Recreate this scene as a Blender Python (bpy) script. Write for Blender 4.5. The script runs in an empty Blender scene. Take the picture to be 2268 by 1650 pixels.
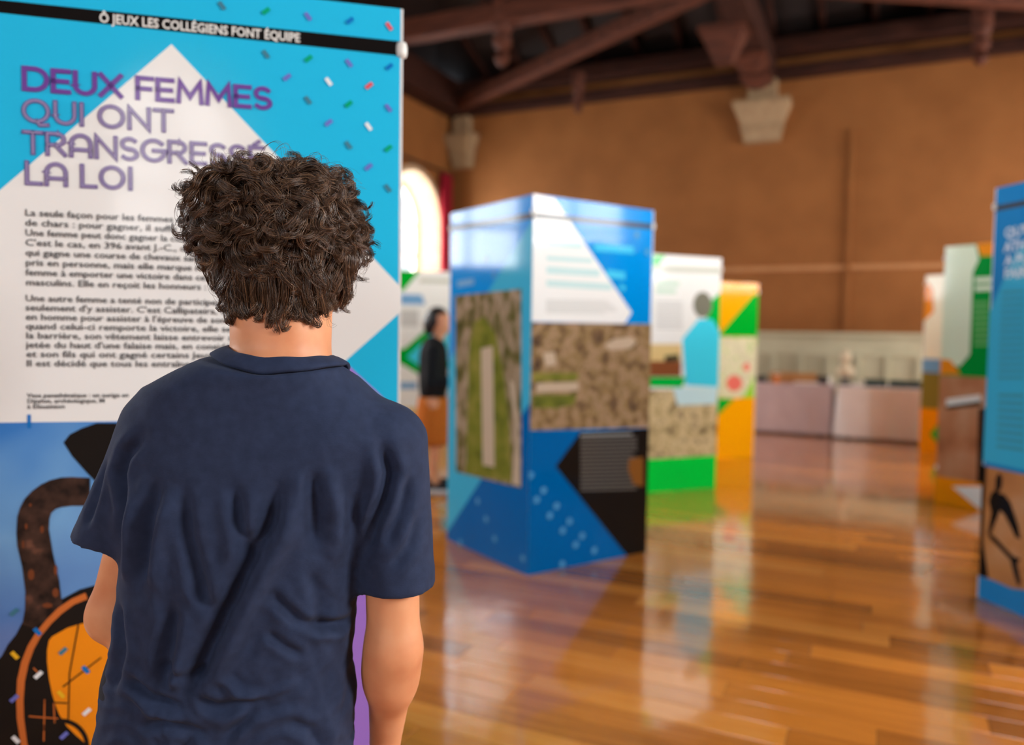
import bpy, bmesh, math, random
import numpy as np
from mathutils import Matrix, Vector

random.seed(7)
rng = np.random.default_rng(11)
SC = bpy.context.scene
COL = SC.collection

# ------------------------------------------------------------------ camera
cam_d = bpy.data.cameras.new('camera')
cam_d.sensor_fit = 'HORIZONTAL'
cam_d.sensor_width = 36.0
cam_d.lens = 36.0 * 1730.0 / 2268.0
cam_d.clip_start = 0.05
cam_d.dof.use_dof = True
cam_d.dof.focus_distance = 1.07
cam_d.dof.aperture_fstop = 2.0
cam = bpy.data.objects.new('camera', cam_d)
COL.objects.link(cam)
_P, _R = math.atan(87 / 1730.0), 0.015
_f = Vector((0, math.cos(_P), -math.sin(_P)))
_r0 = Vector((1, 0, 0))
_u0 = Vector((0, math.sin(_P), math.cos(_P)))
_r = _r0 * math.cos(_R) + _u0 * math.sin(_R)
_u = -_r0 * math.sin(_R) + _u0 * math.cos(_R)
cam.matrix_world = Matrix(((_r.x, _u.x, -_f.x, 0), (_r.y, _u.y, -_f.y, 0), (_r.z, _u.z, -_f.z, 1.28), (0, 0, 0, 1)))
SC.camera = cam

# ------------------------------------------------------------------ colour management, world
SC.view_settings.view_transform = 'Standard'
SC.view_settings.look = 'None'
SC.view_settings.gamma = 1.0
SC.view_settings.use_curve_mapping = False
SC.view_settings.exposure = 0.08
world = bpy.data.worlds.new('overcast_sky')
SC.world = world
world.use_nodes = True
world.node_tree.nodes['Background'].inputs[0].default_value = (0.80, 0.88, 1.0, 1)
world.node_tree.nodes['Background'].inputs[1].default_value = 1.5

# ------------------------------------------------------------------ the hall's own axes: x along the back wall, -y towards the camera
CORNER = Vector((-1.14, 14.08, 0))
YAW = math.radians(-25)
ROOM = Matrix.Translation(CORNER) @ Matrix.Rotation(YAW, 4, 'Z')
RA, RB, RH = 10.95, 16.4, 5.6          # length along back wall, depth, wall height
WIN_W, WIN_SILL, WIN_SPRING = 1.6, 2.05, 3.12
WIN_TOP = WIN_SPRING + WIN_W / 2
LEFT_WINS = [1.18, 4.80, 8.25, 11.65]     # distance from the back wall
RIGHT_WINS = [1.36, 4.42, 7.48, 10.95]
REAR_WINS = [2.0, 5.45, 8.9]                  # distance from the left wall
P_LEFT, P_RIGHT, P_REAR = 330.0, 560.0, 160.0

def daylight(name, local, rot_z, power, color):
    """sky light that comes in through one window opening"""
    d = bpy.data.lights.new(name, 'AREA')
    d.shape = 'RECTANGLE'
    d.size, d.size_y = WIN_W + .3, WIN_TOP - WIN_SILL + .2
    d.energy = power
    d.color = color
    o = bpy.data.objects.new(name, d)
    COL.objects.link(o)
    o.matrix_world = ROOM @ Matrix.Translation(local) @ Matrix.Rotation(rot_z, 4, 'Z') @ Matrix.Rotation(math.radians(90), 4, 'X')
    return o
_zc = (WIN_SILL + WIN_TOP) / 2
for b in LEFT_WINS:
    daylight('window_daylight', (-0.60, -b, _zc), math.radians(-90), P_LEFT, (0.94, 0.97, 1.0))
for b in RIGHT_WINS:
    daylight('window_daylight', (RA + 0.60, -b, _zc), math.radians(90), P_RIGHT, (1.0, 0.985, 0.96))
for a in REAR_WINS:
    daylight('window_daylight', (a, -RB - 0.60, _zc), 0.0, P_REAR, (0.97, 0.985, 1.0))

# ------------------------------------------------------------------ helpers: materials
def lin(c):
    return tuple((v / 12.92 if v <= 0.04045 else ((v + 0.055) / 1.055) ** 2.4) for v in [x / 255.0 for x in c]) + (1.0,)

MATS = {}
def mat(name, rgb=None, rough=0.5, spec=0.5, metal=0.0, **kw):
    if name in MATS:
        return MATS[name]
    m = bpy.data.materials.new(name)
    m.use_nodes = True
    p = m.node_tree.nodes['Principled BSDF']
    p.inputs['Base Color'].default_value = lin(rgb)
    p.inputs['Roughness'].default_value = rough
    p.inputs['Specular IOR Level'].default_value = spec
    p.inputs['Metallic'].default_value = metal
    for k, v in kw.items():
        p.inputs[k.replace('_', ' ')].default_value = v
    MATS[name] = m
    return m

def N(m, kind, **props):
    n = m.node_tree.nodes.new(kind)
    for k, v in props.items():
        setattr(n, k, v)
    return n
def L(m, a, b):
    m.node_tree.links.new(a, b)

def ramp(m, fac, stops):
    r = N(m, 'ShaderNodeValToRGB')
    e = r.color_ramp.elements
    while len(e) < len(stops):
        e.new(0.5)
    for el, (pos, c) in zip(e, stops):
        el.position = pos
        el.color = lin(c)
    L(m, fac, r.inputs[0])
    return r

def noisy(name, stops, scale=5.0, detail=4.0, rough=0.5, spec=0.5, bump=0.0, stretch=(1, 1, 1), distort=0.0, coord='Object'):
    """a principled material whose colour wanders along a ramp with noise"""
    if name in MATS:
        return MATS[name]
    m = mat(name, stops[0][1], rough, spec)
    p = m.node_tree.nodes['Principled BSDF']
    tc = N(m, 'ShaderNodeTexCoord')
    mp = N(m, 'ShaderNodeMapping')
    mp.inputs['Scale'].default_value = stretch
    L(m, tc.outputs[coord], mp.inputs[0])
    nz = N(m, 'ShaderNodeTexNoise')
    nz.inputs['Scale'].default_value = scale
    nz.inputs['Detail'].default_value = detail
    nz.inputs['Distortion'].default_value = distort
    L(m, mp.outputs[0], nz.inputs['Vector'])
    r = ramp(m, nz.outputs['Fac'], stops)
    L(m, r.outputs[0], p.inputs['Base Color'])
    if bump:
        b = N(m, 'ShaderNodeBump')
        b.inputs['Strength'].default_value = bump
        b.inputs['Distance'].default_value = 0.01
        L(m, nz.outputs['Fac'], b.inputs['Height'])
        L(m, b.outputs[0], p.inputs['Normal'])
    return m

# ------------------------------------------------------------------ helpers: objects
def mesh_obj(name, verts, faces, material=None, parent=None, smooth=False):
    me = bpy.data.meshes.new(name)
    me.from_pydata([tuple(map(float, v)) for v in verts], [], [tuple(map(int, f)) for f in faces])
    me.update()
    if smooth:
        me.polygons.foreach_set('use_smooth', [True] * len(me.polygons))
    o = bpy.data.objects.new(name, me)
    COL.objects.link(o)
    if material:
        me.materials.append(material)
    if parent:
        o.parent = parent
    return o

def np_obj(name, V, Q, material=None, parent=None, smooth=True, sides=4):
    """fast mesh from numpy arrays of verts and equal-sided faces"""
    me = bpy.data.meshes.new(name)
    nv, nf = len(V), len(Q)
    me.vertices.add(nv)
    me.vertices.foreach_set('co', np.ascontiguousarray(V, dtype=np.float32).ravel())
    me.loops.add(nf * sides)
    me.loops.foreach_set('vertex_index', np.ascontiguousarray(Q, dtype=np.int32).ravel())
    me.polygons.add(nf)
    me.polygons.foreach_set('loop_start', np.arange(0, nf * sides, sides, dtype=np.int32))
    me.polygons.foreach_set('loop_total', np.full(nf, sides, dtype=np.int32))
    me.polygons.foreach_set('use_smooth', np.full(nf, smooth))
    me.update(calc_edges=True)
    me.validate()
    o = bpy.data.objects.new(name, me)
    COL.objects.link(o)
    if material:
        me.materials.append(material)
    if parent:
        o.parent = parent
    return o

class MB:
    """collects boxes, prisms, tubes and lathes; build() links them as ONE mesh object"""
    def __init__(self):
        self.v, self.f = [], []
    def add(self, vs, fs):
        n = len(self.v)
        self.v += [tuple(p) for p in vs]
        self.f += [tuple(i + n for i in f) for f in fs]
        return self
    def box(self, lo, hi, bev=0.0, M=None):
        bm = bmesh.new()
        bmesh.ops.create_cube(bm, size=1.0)
        for v in bm.verts:
            v.co = Vector([lo[i] + (v.co[i] + 0.5) * (hi[i] - lo[i]) for i in range(3)])
        if bev:
            bmesh.ops.bevel(bm, geom=list(bm.edges), offset=bev, segments=2, affect='EDGES', profile=0.5)
        return self.bm(bm, M)
    def bm(self, bm, M=None):
        if M is not None:
            bmesh.ops.transform(bm, matrix=M, verts=bm.verts)
        bm.verts.index_update()
        self.add([v.co[:] for v in bm.verts], [[v.index for v in f.verts] for f in bm.faces])
        bm.free()
        return self
    def lathe(self, prof, n=20, M=None, cap=True):
        vs, fs = [], []
        for r, z in prof:
            for k in range(n):
                a = 2 * math.pi * k / n
                vs.append(Vector((r * math.cos(a), r * math.sin(a), z)))
        for i in range(len(prof) - 1):
            for k in range(n):
                fs.append((i * n + k, i * n + (k + 1) % n, (i + 1) * n + (k + 1) % n, (i + 1) * n + k))
        if cap:
            fs.append(tuple(range(n - 1, -1, -1)))
            fs.append(tuple((len(prof) - 1) * n + k for k in range(n)))
        if M is not None:
            vs = [M @ v for v in vs]
        return self.add(vs, fs)
    def loft(self, rings, cap=True):
        n = len(rings[0])
        vs = [p for r in rings for p in r]
        fs = []
        for i in range(len(rings) - 1):
            for k in range(n):
                fs.append((i * n + k, i * n + (k + 1) % n, (i + 1) * n + (k + 1) % n, (i + 1) * n + k))
        if cap:
            fs.append(tuple(range(n - 1, -1, -1)))
            fs.append(tuple((len(rings) - 1) * n + k for k in range(n)))
        return self.add(vs, fs)
    def build(self, name, material=None, parent=None, smooth=False):
        o = mesh_obj(name, self.v, self.f, material, parent, smooth)
        bm = bmesh.new()
        bm.from_mesh(o.data)
        bmesh.ops.recalc_face_normals(bm, faces=bm.faces)
        bm.to_mesh(o.data)
        bm.free()
        return o

def empty(name, loc=(0, 0, 0), rz=0.0, parent=None):
    o = bpy.data.objects.new(name, None)
    o.empty_display_size = 0.1
    COL.objects.link(o)
    o.location = loc
    o.rotation_euler = (0, 0, rz)
    if parent:
        o.parent = parent
    return o
def tag(o, label, cat, group=None):
    o['label'] = label
    o['category'] = cat
    if group:
        o['group'] = group
    return o
def struct(o):
    o['kind'] = 'structure'
    return o
def in_room(o):
    o.location = CORNER
    o.rotation_euler = (0, 0, YAW)
    return o
def auto_smooth(o, ang=40):
    bm = bmesh.new()
    bm.from_mesh(o.data)
    for f in bm.faces:
        f.smooth = True
    for e in bm.edges:
        if len(e.link_faces) != 2 or e.calc_face_angle(0) > math.radians(ang):
            e.smooth = False
    bm.to_mesh(o.data)
    bm.free()
    return o

# ------------------------------------------------------------------ room materials
M_wall = noisy('ochre_plaster', [(0.3, (128, 79, 37)), (0.7, (142, 90, 45))], scale=1.6, detail=6, rough=0.75, spec=0.25)
M_wains = noisy('sage_wainscot', [(0.3, (178, 174, 146)), (0.7, (192, 188, 160))], scale=3, rough=0.55)
M_stone = noisy('corbel_stone', [(0.3, (140, 112, 82)), (0.7, (160, 134, 100))], scale=9, detail=8, rough=0.8, bump=0.3)
M_reveal = noisy('window_stone', [(0.3, (176, 150, 120)), (0.7, (190, 164, 134))], scale=6, rough=0.8)
M_frame = mat('window_frame_paint', (206, 196, 182), 0.5)
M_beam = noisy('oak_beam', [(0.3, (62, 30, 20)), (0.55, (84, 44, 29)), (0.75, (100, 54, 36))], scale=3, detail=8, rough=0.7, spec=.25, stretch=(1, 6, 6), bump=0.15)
M_beam_shade = noisy('shaded_oak_beam', [(0.3, (40, 19, 13)), (0.55, (56, 28, 19)), (0.75, (68, 36, 25))], scale=3, detail=8, rough=0.7, spec=.2, stretch=(1, 6, 6), bump=0.15)  # same oak darkened: shade on plates, ties and rafters put into the colour
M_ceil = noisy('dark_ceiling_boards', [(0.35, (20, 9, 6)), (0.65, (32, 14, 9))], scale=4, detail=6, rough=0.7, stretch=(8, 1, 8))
M_curt = noisy('crimson_curtain', [(0.3, (150, 8, 34)), (0.7, (190, 16, 48))], scale=20, rough=0.8)

def glass_mat():
    m = bpy.data.materials.new('window_glass')
    m.use_nodes = True
    nt = m.node_tree
    nt.nodes.clear()
    out = N(m, 'ShaderNodeOutputMaterial')
    t = N(m, 'ShaderNodeBsdfTransparent')
    g = N(m, 'ShaderNodeBsdfGlossy')
    g.inputs['Roughness'].default_value = 0.02
    fr = N(m, 'ShaderNodeFresnel')
    ge = N(m, 'ShaderNodeNewGeometry')          # same reflectance on both faces of the thin pane
    ir = N(m, 'ShaderNodeMapRange')
    ir.inputs['To Min'].default_value = 1.45
    ir.inputs['To Max'].default_value = 1 / 1.45
    L(m, ge.outputs['Backfacing'], ir.inputs['Value'])
    L(m, ir.outputs[0], fr.inputs[0])
    mx = N(m, 'ShaderNodeMixShader')
    L(m, fr.outputs[0], mx.inputs[0])
    L(m, t.outputs[0], mx.inputs[1])
    L(m, g.outputs[0], mx.inputs[2])
    L(m, mx.outputs[0], out.inputs[0])
    return m
M_glass = glass_mat()

def floor_mat():
    m = mat('polished_parquet', (150, 88, 36), 0.16, 0.6)
    p = m.node_tree.nodes['Principled BSDF']
    oi = N(m, 'ShaderNodeObjectInfo')
    ge = N(m, 'ShaderNodeNewGeometry')
    ad = N(m, 'ShaderNodeMath', operation='ADD')
    L(m, oi.outputs['Random'], ad.inputs[0])
    L(m, ge.outputs['Random Per Island'], ad.inputs[1])
    fr = N(m, 'ShaderNodeMath', operation='FRACT')
    L(m, ad.outputs[0], fr.inputs[0])
    # grain follows each board, shifted from board to board
    tr = N(m, 'ShaderNodeVectorMath', operation='ROTATE') if False else N(m, 'ShaderNodeVectorRotate', rotation_type='Z_AXIS')
    tr.inputs['Angle'].default_value = math.radians(25)
    L(m, ge.outputs['Position'], tr.inputs['Vector'])
    mp = N(m, 'ShaderNodeMapping')
    mp.inputs['Scale'].default_value = (1.2, 22, 1)
    L(m, tr.outputs[0], mp.inputs[0])
    cx = N(m, 'ShaderNodeCombineXYZ')
    mu = N(m, 'ShaderNodeMath', operation='MULTIPLY')
    mu.inputs[1].default_value = 37.0
    L(m, fr.outputs[0], mu.inputs[0])
    L(m, mu.outputs[0], cx.inputs[0])
    va = N(m, 'ShaderNodeVectorMath', operation='ADD')
    L(m, mp.outputs[0], va.inputs[0])
    L(m, cx.outputs[0], va.inputs[1])
    nz = N(m, 'ShaderNodeTexNoise')
    nz.inputs['Scale'].default_value = 1.6
    nz.inputs['Detail'].default_value = 6
    L(m, va.outputs[0], nz.inputs['Vector'])
    mixv = N(m, 'ShaderNodeMix', data_type='FLOAT')
    mixv.inputs[0].default_value = 0.55
    L(m, nz.outputs['Fac'], mixv.inputs[2])
    L(m, fr.outputs[0], mixv.inputs[3])
    r = ramp(m, mixv.outputs[0], [(0.12, (134, 74, 24)), (0.45, (196, 116, 42)), (0.65, (224, 136, 50)), (0.92, (240, 162, 76))])
    L(m, r.outputs[0], p.inputs['Base Color'])
    # slight waviness of old varnish
    n2 = N(m, 'ShaderNodeTexNoise')
    n2.inputs['Scale'].default_value = 7.0
    n2.inputs['Detail'].default_value = 2
    L(m, ge.outputs['Position'], n2.inputs['Vector'])
    bp = N(m, 'ShaderNodeBump')
    bp.inputs['Strength'].default_value = 0.05
    bp.inputs['Distance'].default_value = 0.02
    L(m, n2.outputs['Fac'], bp.inputs['Height'])
    L(m, bp.outputs[0], p.inputs['Normal'])
    p.inputs['Coat Weight'].default_value = 0.8
    p.inputs['Coat Roughness'].default_value = 0.06
    p.inputs['Coat IOR'].default_value = 1.6
    L(m, bp.outputs[0], p.inputs['Coat Normal'])
    return m
M_floor = floor_mat()

# ------------------------------------------------------------------ walls with arched window openings
def arch_pts(w, n=16):
    """opening outline from sill left, up, over the arch, down to sill right (x, z)"""
    pts = [(-w / 2, WIN_SILL)]
    for k in range(n + 1):
        a = math.pi - math.pi * k / n
        pts.append((w / 2 * math.cos(a), WIN_SPRING + w / 2 * math.sin(a)))
    pts.append((w / 2, WIN_SILL))
    return pts

def arched_wall(name, length, wins, thick, M):
    """local: x along the wall, inner face at y=0 (looking to -y), body goes to +y"""
    vs, fs = [], []
    def quad(a, b, c, d):
        n = len(vs)
        vs.extend([a, b, c, d])
        fs.append((n, n + 1, n + 2, n + 3))
    for y, flip in ((0.0, False), (thick, True)):
        x = 0.0
        for c in sorted(wins):
            l, r = c - WIN_W / 2, c + WIN_W / 2
            quad((x, y, 0), (l, y, 0), (l, y, RH), (x, y, RH))
            quad((l, y, 0), (r, y, 0), (r, y, WIN_SILL), (l, y, WIN_SILL))
            ap = arch_pts(WIN_W)[1:-1]
            for (x0, z0), (x1, z1) in zip(ap[:-1], ap[1:]):
                quad((c + x0, y, z0), (c + x1, y, z1), (c + x1, y, RH), (c + x0, y, RH))
            x = r
        quad((x, y, 0), (length, y, 0), (length, y, RH), (x, y, RH))
    quad((0, 0, RH), (length, 0, RH), (length, thick, RH), (0, thick, RH))
    for x in (0, length):
        quad((x, 0, 0), (x, thick, 0), (x, thick, RH), (x, 0, RH))
    o = mesh_obj(name, [M @ Vector(v) for v in vs], fs, M_wall)
    struct(in_room(o))
    return o

WINDOW_NO = [0]
def window(wall, c, thick, M):
    WINDOW_NO[0] += 1
    w = struct(in_room(empty('window_%d' % WINDOW_NO[0])))
    # pale stone reveal (splayed lining of the opening)
    ap = arch_pts(WIN_W, 20)
    ring_o = [(c + x * 1.10, -0.012, z if z > WIN_SILL + .01 else z - .06) if abs(x) > 0 else (c, -0.012, z + .09) for x, z in ap]
    ring_o = [(c + x * 1.12, -0.012, WIN_SPRING + (z - WIN_SPRING) * 1.12 if z > WIN_SPRING else z) for x, z in ap]
    ring_m = [(c + x, -0.012, z) for x, z in ap]
    ring_i = [(c + x * 0.86, thick * .75, WIN_SPRING + (z - WIN_SPRING) * .86 if z > WIN_SPRING else z) for x, z in ap]
    mb = MB()
    vs, fs = [], []
    n = len(ap)
    ring_e = [(c + x, thick + .01, z) for x, z in ap]
    for r in (ring_o, ring_m, ring_i, ring_e):
        vs += [M @ Vector(p) for p in r]
    for i in range(n - 1):
        fs.append((i, i + 1, n + i + 1, n + i))
        fs.append((n + i, n + i + 1, 2 * n + i + 1, 2 * n + i))
        fs.append((2 * n + i, 2 * n + i + 1, 3 * n + i + 1, 3 * n + i))
    fs.append((n, 2 * n - 1, 3 * n - 1, 2 * n))
    fs.append((2 * n, 3 * n - 1, 4 * n - 1, 3 * n))
    mb.add(vs, fs)
    mb.build('stone_surround', M_reveal, w)
    # timber frame with mullion and transoms, panes between
    g = WIN_W * .86
    yb = thick * .72
    fr = MB()
    gp = [(x * .86, WIN_SPRING + (z - WIN_SPRING) * .86 if z > WIN_SPRING else z) for x, z in ap]
    gi = [(x * .78, WIN_SPRING + (z - WIN_SPRING) * .78 if z > WIN_SPRING else z + (.06 if z < WIN_SILL + .01 else 0)) for x, z in ap]
    vs, fs = [], []
    for y in (yb, yb + .06):
        vs += [M @ Vector((c + x, y, z)) for x, z in gp] + [M @ Vector((c + x, y, z)) for x, z in gi]
    for i in range(n):
        j = (i + 1) % n
        fs += [(i, j, n + j, n + i), (2 * n + i, 2 * n + j, 3 * n + j, 3 * n + i), (n + i, n + j, 3 * n + j, 3 * n + i)]
    fr.add(vs, fs)
    fr.build('frame', M_frame, w)
    m2 = MB()
    m2.box((c - .03, yb, WIN_SILL), (c + .03, yb + .06, WIN_SPRING + g / 2), M=M)
    m2.build('mullion', M_frame, w)
    zs = [WIN_SILL + .06, WIN_SILL + .55, WIN_SPRING]
    for z in zs[1:]:
        MB().box((c - g / 2 + .03, yb + .005, z - .025), (c + g / 2 - .03, yb + .055, z + .025), M=M).build('transom', M_frame, w)
    for s in (-1, 1):
        for z0, z1 in zip(zs[:-1], zs[1:]):
            x0, x1 = sorted((c + s * .03, c + s * (g / 2 - .06)))
            MB().box((x0, yb + .025, z0), (x1, yb + .031, z1), M=M).build('pane', M_glass, w)
        q = [(0.0, WIN_SPRING)] + [(s * .78 * WIN_W / 2 * math.sin(k * math.pi / 16), WIN_SPRING + .78 * WIN_W / 2 * math.cos(k * math.pi / 16)) for k in range(9)]
        mesh_obj('pane', [M @ Vector((c + x, yb + .028, z)) for x, z in q], [tuple(range(len(q)))], M_glass, w)
    return w

M_leftw = Matrix.Rotation(math.radians(90), 4, 'Z')             # wall x -> +y ; need x -> -y, body -> -x
M_leftw = Matrix(((0, -1, 0, 0), (-1, 0, 0, 0), (0, 0, 1, 0), (0, 0, 0, 1)))      # (x,y)->(-y,-x): x runs along -y, +y goes to -x
M_rightw = Matrix(((0, 1, 0, RA), (-1, 0, 0, 0), (0, 0, 1, 0), (0, 0, 0, 1)))
M_rearw = Matrix(((1, 0, 0, 0), (0, -1, 0, -RB), (0, 0, 1, 0), (0, 0, 0, 1)))
TH = 0.55
wall_left = arched_wall('wall_left', RB, LEFT_WINS, TH, M_leftw)
wall_right = arched_wall('wall_right', RB, RIGHT_WINS, TH, M_rightw)
wall_rear = arched_wall('wall_rear', RA, REAR_WINS, TH, M_rearw)
for c in LEFT_WINS:
    window(wall_left, c, TH, M_leftw)
for c in RIGHT_WINS:
    window(wall_right, c, TH, M_rightw)
for c in REAR_WINS:
    window(wall_rear, c, TH, M_rearw)
wall_back = struct(in_room(MB().box((0, 0, 0), (RA, .4, RH)).build('wall_back', M_wall)))

# back wall details
MB().box((0, -.02, 2.27), (RA, 0.01, 2.33)).build('picture_rail', noisy('rail_paint', [(0.3, (170, 116, 70)), (0.7, (180, 126, 80))], rough=.6), wall_back)
MB().box((6.53, -.045, 1.36), (6.60, .01, 4.25), .008).build('shadow_edge_strip', M_wall, wall_back)  # added strip standing in for a shadow edge on the wall
MB().box((0, -.035, 0), (RA, .01, 1.34)).build('wainscot', M_wains, wall_back)
MB().box((0, -.07, 1.30), (RA, 0, 1.36), .01).build('wainscot_cap', M_wains, wall_back)
MB().box((0, -.055, 1.02), (RA, 0, 1.07), .008).build('wainscot_rail', M_wains, wall_back)
st_me = None
for k in range(28):
    x = .2 + k * .385
    if st_me is None:
        o = MB().box((-.035, -.075, .0), (.035, 0, 1.03), .012).build('stile', M_wains, wall_back)
        st_me = o.data
    else:
        o = bpy.data.objects.new('stile', st_me)
        COL.objects.link(o)
        o.parent = wall_back
    o.location = (x, 0, 0)

def corbel(x, s=1.0, half=False):
    e = MB()
    def tz(w0, d0, z0, w1, d1, z1):
        e.add([(x - w0, 0.01, z0), (x + w0, 0.01, z0), (x + w0, -d0, z0), (x - w0, -d0, z0),
               (x - w1, 0.01, z1), (x + w1, 0.01, z1), (x + w1, -d1, z1), (x - w1, -d1, z1)],
              [(0, 1, 2, 3), (7, 6, 5, 4), (0, 4, 5, 1), (1, 5, 6, 2), (2, 6, 7, 3), (3, 7, 4, 0)])
    tz(.20 * s, .22 * s, 4.72, .20 * s, .22 * s, 5.04)
    tz(.40 * s, .36 * s, 4.66, .40 * s, .36 * s, 4.73)
    tz(.28 * s, .20 * s, 4.38, .39 * s, .34 * s, 4.66)
    tz(.30 * s, .21 * s, 4.34, .30 * s, .21 * s, 4.39)
    tz(.25 * s, .14 * s, 4.17, .28 * s, .18 * s, 4.34)
    return e.build('corbel', M_stone, wall_back)
corbel(5.33)
corbel(.27, .72)
corbel(10.67, .72)

# ------------------------------------------------------------------ roof
rz = 5.6
roof_v = [(-.6, .45, rz), (RA + .6, .45, rz), (RA + .6, -RB - .6, rz), (-.6, -RB - .6, rz), (4.5, -8.2, 9.2), (6.4, -8.2, 9.2)]
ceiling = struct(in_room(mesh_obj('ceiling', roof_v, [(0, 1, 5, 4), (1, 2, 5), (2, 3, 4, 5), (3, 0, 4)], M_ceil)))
def beam(name, p, q, w, h, m=None):
    """beam from p to q, width w, height h, its underside running through p and q"""
    p, q = Vector(p), Vector(q)
    d = q - p
    ln = d.length
    M = Matrix.Translation(p) @ d.to_track_quat('X', 'Z').to_matrix().to_4x4()
    return MB().box((0, -w / 2, 0), (ln, w / 2, h), .015, M=M).build(name, M_beam if name in ('brace', 'purlin') else M_beam_shade, ceiling)
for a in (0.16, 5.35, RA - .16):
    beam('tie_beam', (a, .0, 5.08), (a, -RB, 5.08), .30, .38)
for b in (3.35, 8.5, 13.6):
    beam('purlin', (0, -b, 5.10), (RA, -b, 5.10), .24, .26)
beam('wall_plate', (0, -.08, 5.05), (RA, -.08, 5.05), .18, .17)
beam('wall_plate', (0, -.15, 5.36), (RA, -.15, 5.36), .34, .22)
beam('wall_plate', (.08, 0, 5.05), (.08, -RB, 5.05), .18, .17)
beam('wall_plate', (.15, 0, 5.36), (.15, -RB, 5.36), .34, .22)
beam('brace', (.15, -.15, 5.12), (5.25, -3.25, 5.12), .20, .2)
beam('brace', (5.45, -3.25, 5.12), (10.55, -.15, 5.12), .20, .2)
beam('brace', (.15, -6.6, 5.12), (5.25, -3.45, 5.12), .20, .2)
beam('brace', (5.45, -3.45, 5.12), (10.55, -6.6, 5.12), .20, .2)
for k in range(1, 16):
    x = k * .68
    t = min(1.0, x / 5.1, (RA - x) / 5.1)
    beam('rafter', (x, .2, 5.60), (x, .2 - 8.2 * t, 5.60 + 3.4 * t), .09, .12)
pend_prof = [(.0, -.46), (.045, -.44), (.085, -.38), (.07, -.31), (.045, -.28), (.10, -.23), (.105, -.15), (.06, -.12), (.10, -.08), (.12, .0), (.12, .3)]
pm = None
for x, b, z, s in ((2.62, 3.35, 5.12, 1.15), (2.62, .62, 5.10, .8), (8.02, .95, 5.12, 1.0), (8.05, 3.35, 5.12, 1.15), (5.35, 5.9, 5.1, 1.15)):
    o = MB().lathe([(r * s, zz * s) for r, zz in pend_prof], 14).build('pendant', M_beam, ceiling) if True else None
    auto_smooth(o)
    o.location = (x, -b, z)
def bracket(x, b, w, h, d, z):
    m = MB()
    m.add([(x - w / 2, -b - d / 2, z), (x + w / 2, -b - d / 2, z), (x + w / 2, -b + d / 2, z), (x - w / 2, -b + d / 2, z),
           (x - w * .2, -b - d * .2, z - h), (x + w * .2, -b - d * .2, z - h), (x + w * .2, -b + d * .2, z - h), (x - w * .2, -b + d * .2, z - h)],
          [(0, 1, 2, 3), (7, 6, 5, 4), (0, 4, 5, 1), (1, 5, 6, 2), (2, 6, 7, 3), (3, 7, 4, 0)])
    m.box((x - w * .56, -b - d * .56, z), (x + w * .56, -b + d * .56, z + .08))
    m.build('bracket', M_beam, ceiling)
bracket(5.12, 2.15, .52, .36, .4, 5.04)
bracket(5.30, 1.15, .40, .10, .5, 4.98)
bracket(5.30, .62, .36, .10, .4, 4.90)

# ------------------------------------------------------------------ parquet floor: boards run along the back wall
floor = struct(in_room(MB().box((-TH, -RB - TH, -.12), (RA + TH, .4, -.004)).build('floor', mat('floor_bed', (52, 28, 12), .8))))
PW, GAP = .13, .0016
_cp = ROOM.inverted() @ Vector((1.1, 3.4, 0))
plank_me = {}
def plank_mesh(n):
    if n not in plank_me:
        me = MB().box((GAP / 2, GAP / 2, -.012), (n - GAP / 2, PW - GAP / 2, 0), .0014).build('plank', M_floor)
        plank_me[n] = me.data
        bpy.data.objects.remove(me)
    return plank_me[n]
lens = [0.9, 1.1, 1.3, 1.5]
rows = int(RB / PW) + 1
spots = []
prng = random.Random(3)
for r in range(rows):
    x = -prng.random() * 1.2
    while x < RA:
        n = lens[prng.randrange(4)]
        x0, x1 = max(x, 0.0), min(x + n, RA)
        if x1 - x0 > .05:
            spots.append((x0, -(r + 1) * PW, x1 - x0, x >= 0 and x + n <= RA, n))
        x += n
# the boards nearest the open stretch of floor in view are separate pieces
def seen(s):
    c = ROOM @ Vector((s[0] + s[2] / 2, s[1] + PW / 2, 0))
    if c.y < 2.2 or c.y > 6.6 or not (-.14 * c.y - .5 < c.x < .68 * c.y + .5):
        return 99 + (c - Vector((1.2, 3.6, 0))).length
    return c.y
order = sorted([s for s in spots if s[3]], key=seen)
single = order[:290]
sset = set((s[0], s[1]) for s in single)
for s in single:
    o = bpy.data.objects.new('plank', plank_mesh(s[4]))
    COL.objects.link(o)
    o.parent = floor
    o.location = (s[0], s[1], 0)
rest = [s for s in spots if (s[0], s[1]) not in sset]
_v, _q = [], []
for s in rest:
    n = len(_v)
    x0, x1, y0, y1 = s[0] + GAP / 2, s[0] + s[2] - GAP / 2, s[1] + GAP / 2, s[1] + PW - GAP / 2
    _v += [(x0, y0, 0), (x1, y0, 0), (x1, y1, 0), (x0, y1, 0), (x0, y0, -.012), (x1, y0, -.012), (x1, y1, -.012), (x0, y1, -.012)]
    _q += [(n, n + 1, n + 2, n + 3), (n, n + 4, n + 5, n + 1), (n + 1, n + 5, n + 6, n + 2), (n + 2, n + 6, n + 7, n + 3), (n + 3, n + 7, n + 4, n)]
o = np_obj('far_planks', np.array(_v), np.array(_q), M_floor, floor, smooth=False)
o['kind'] = 'stuff'

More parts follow.
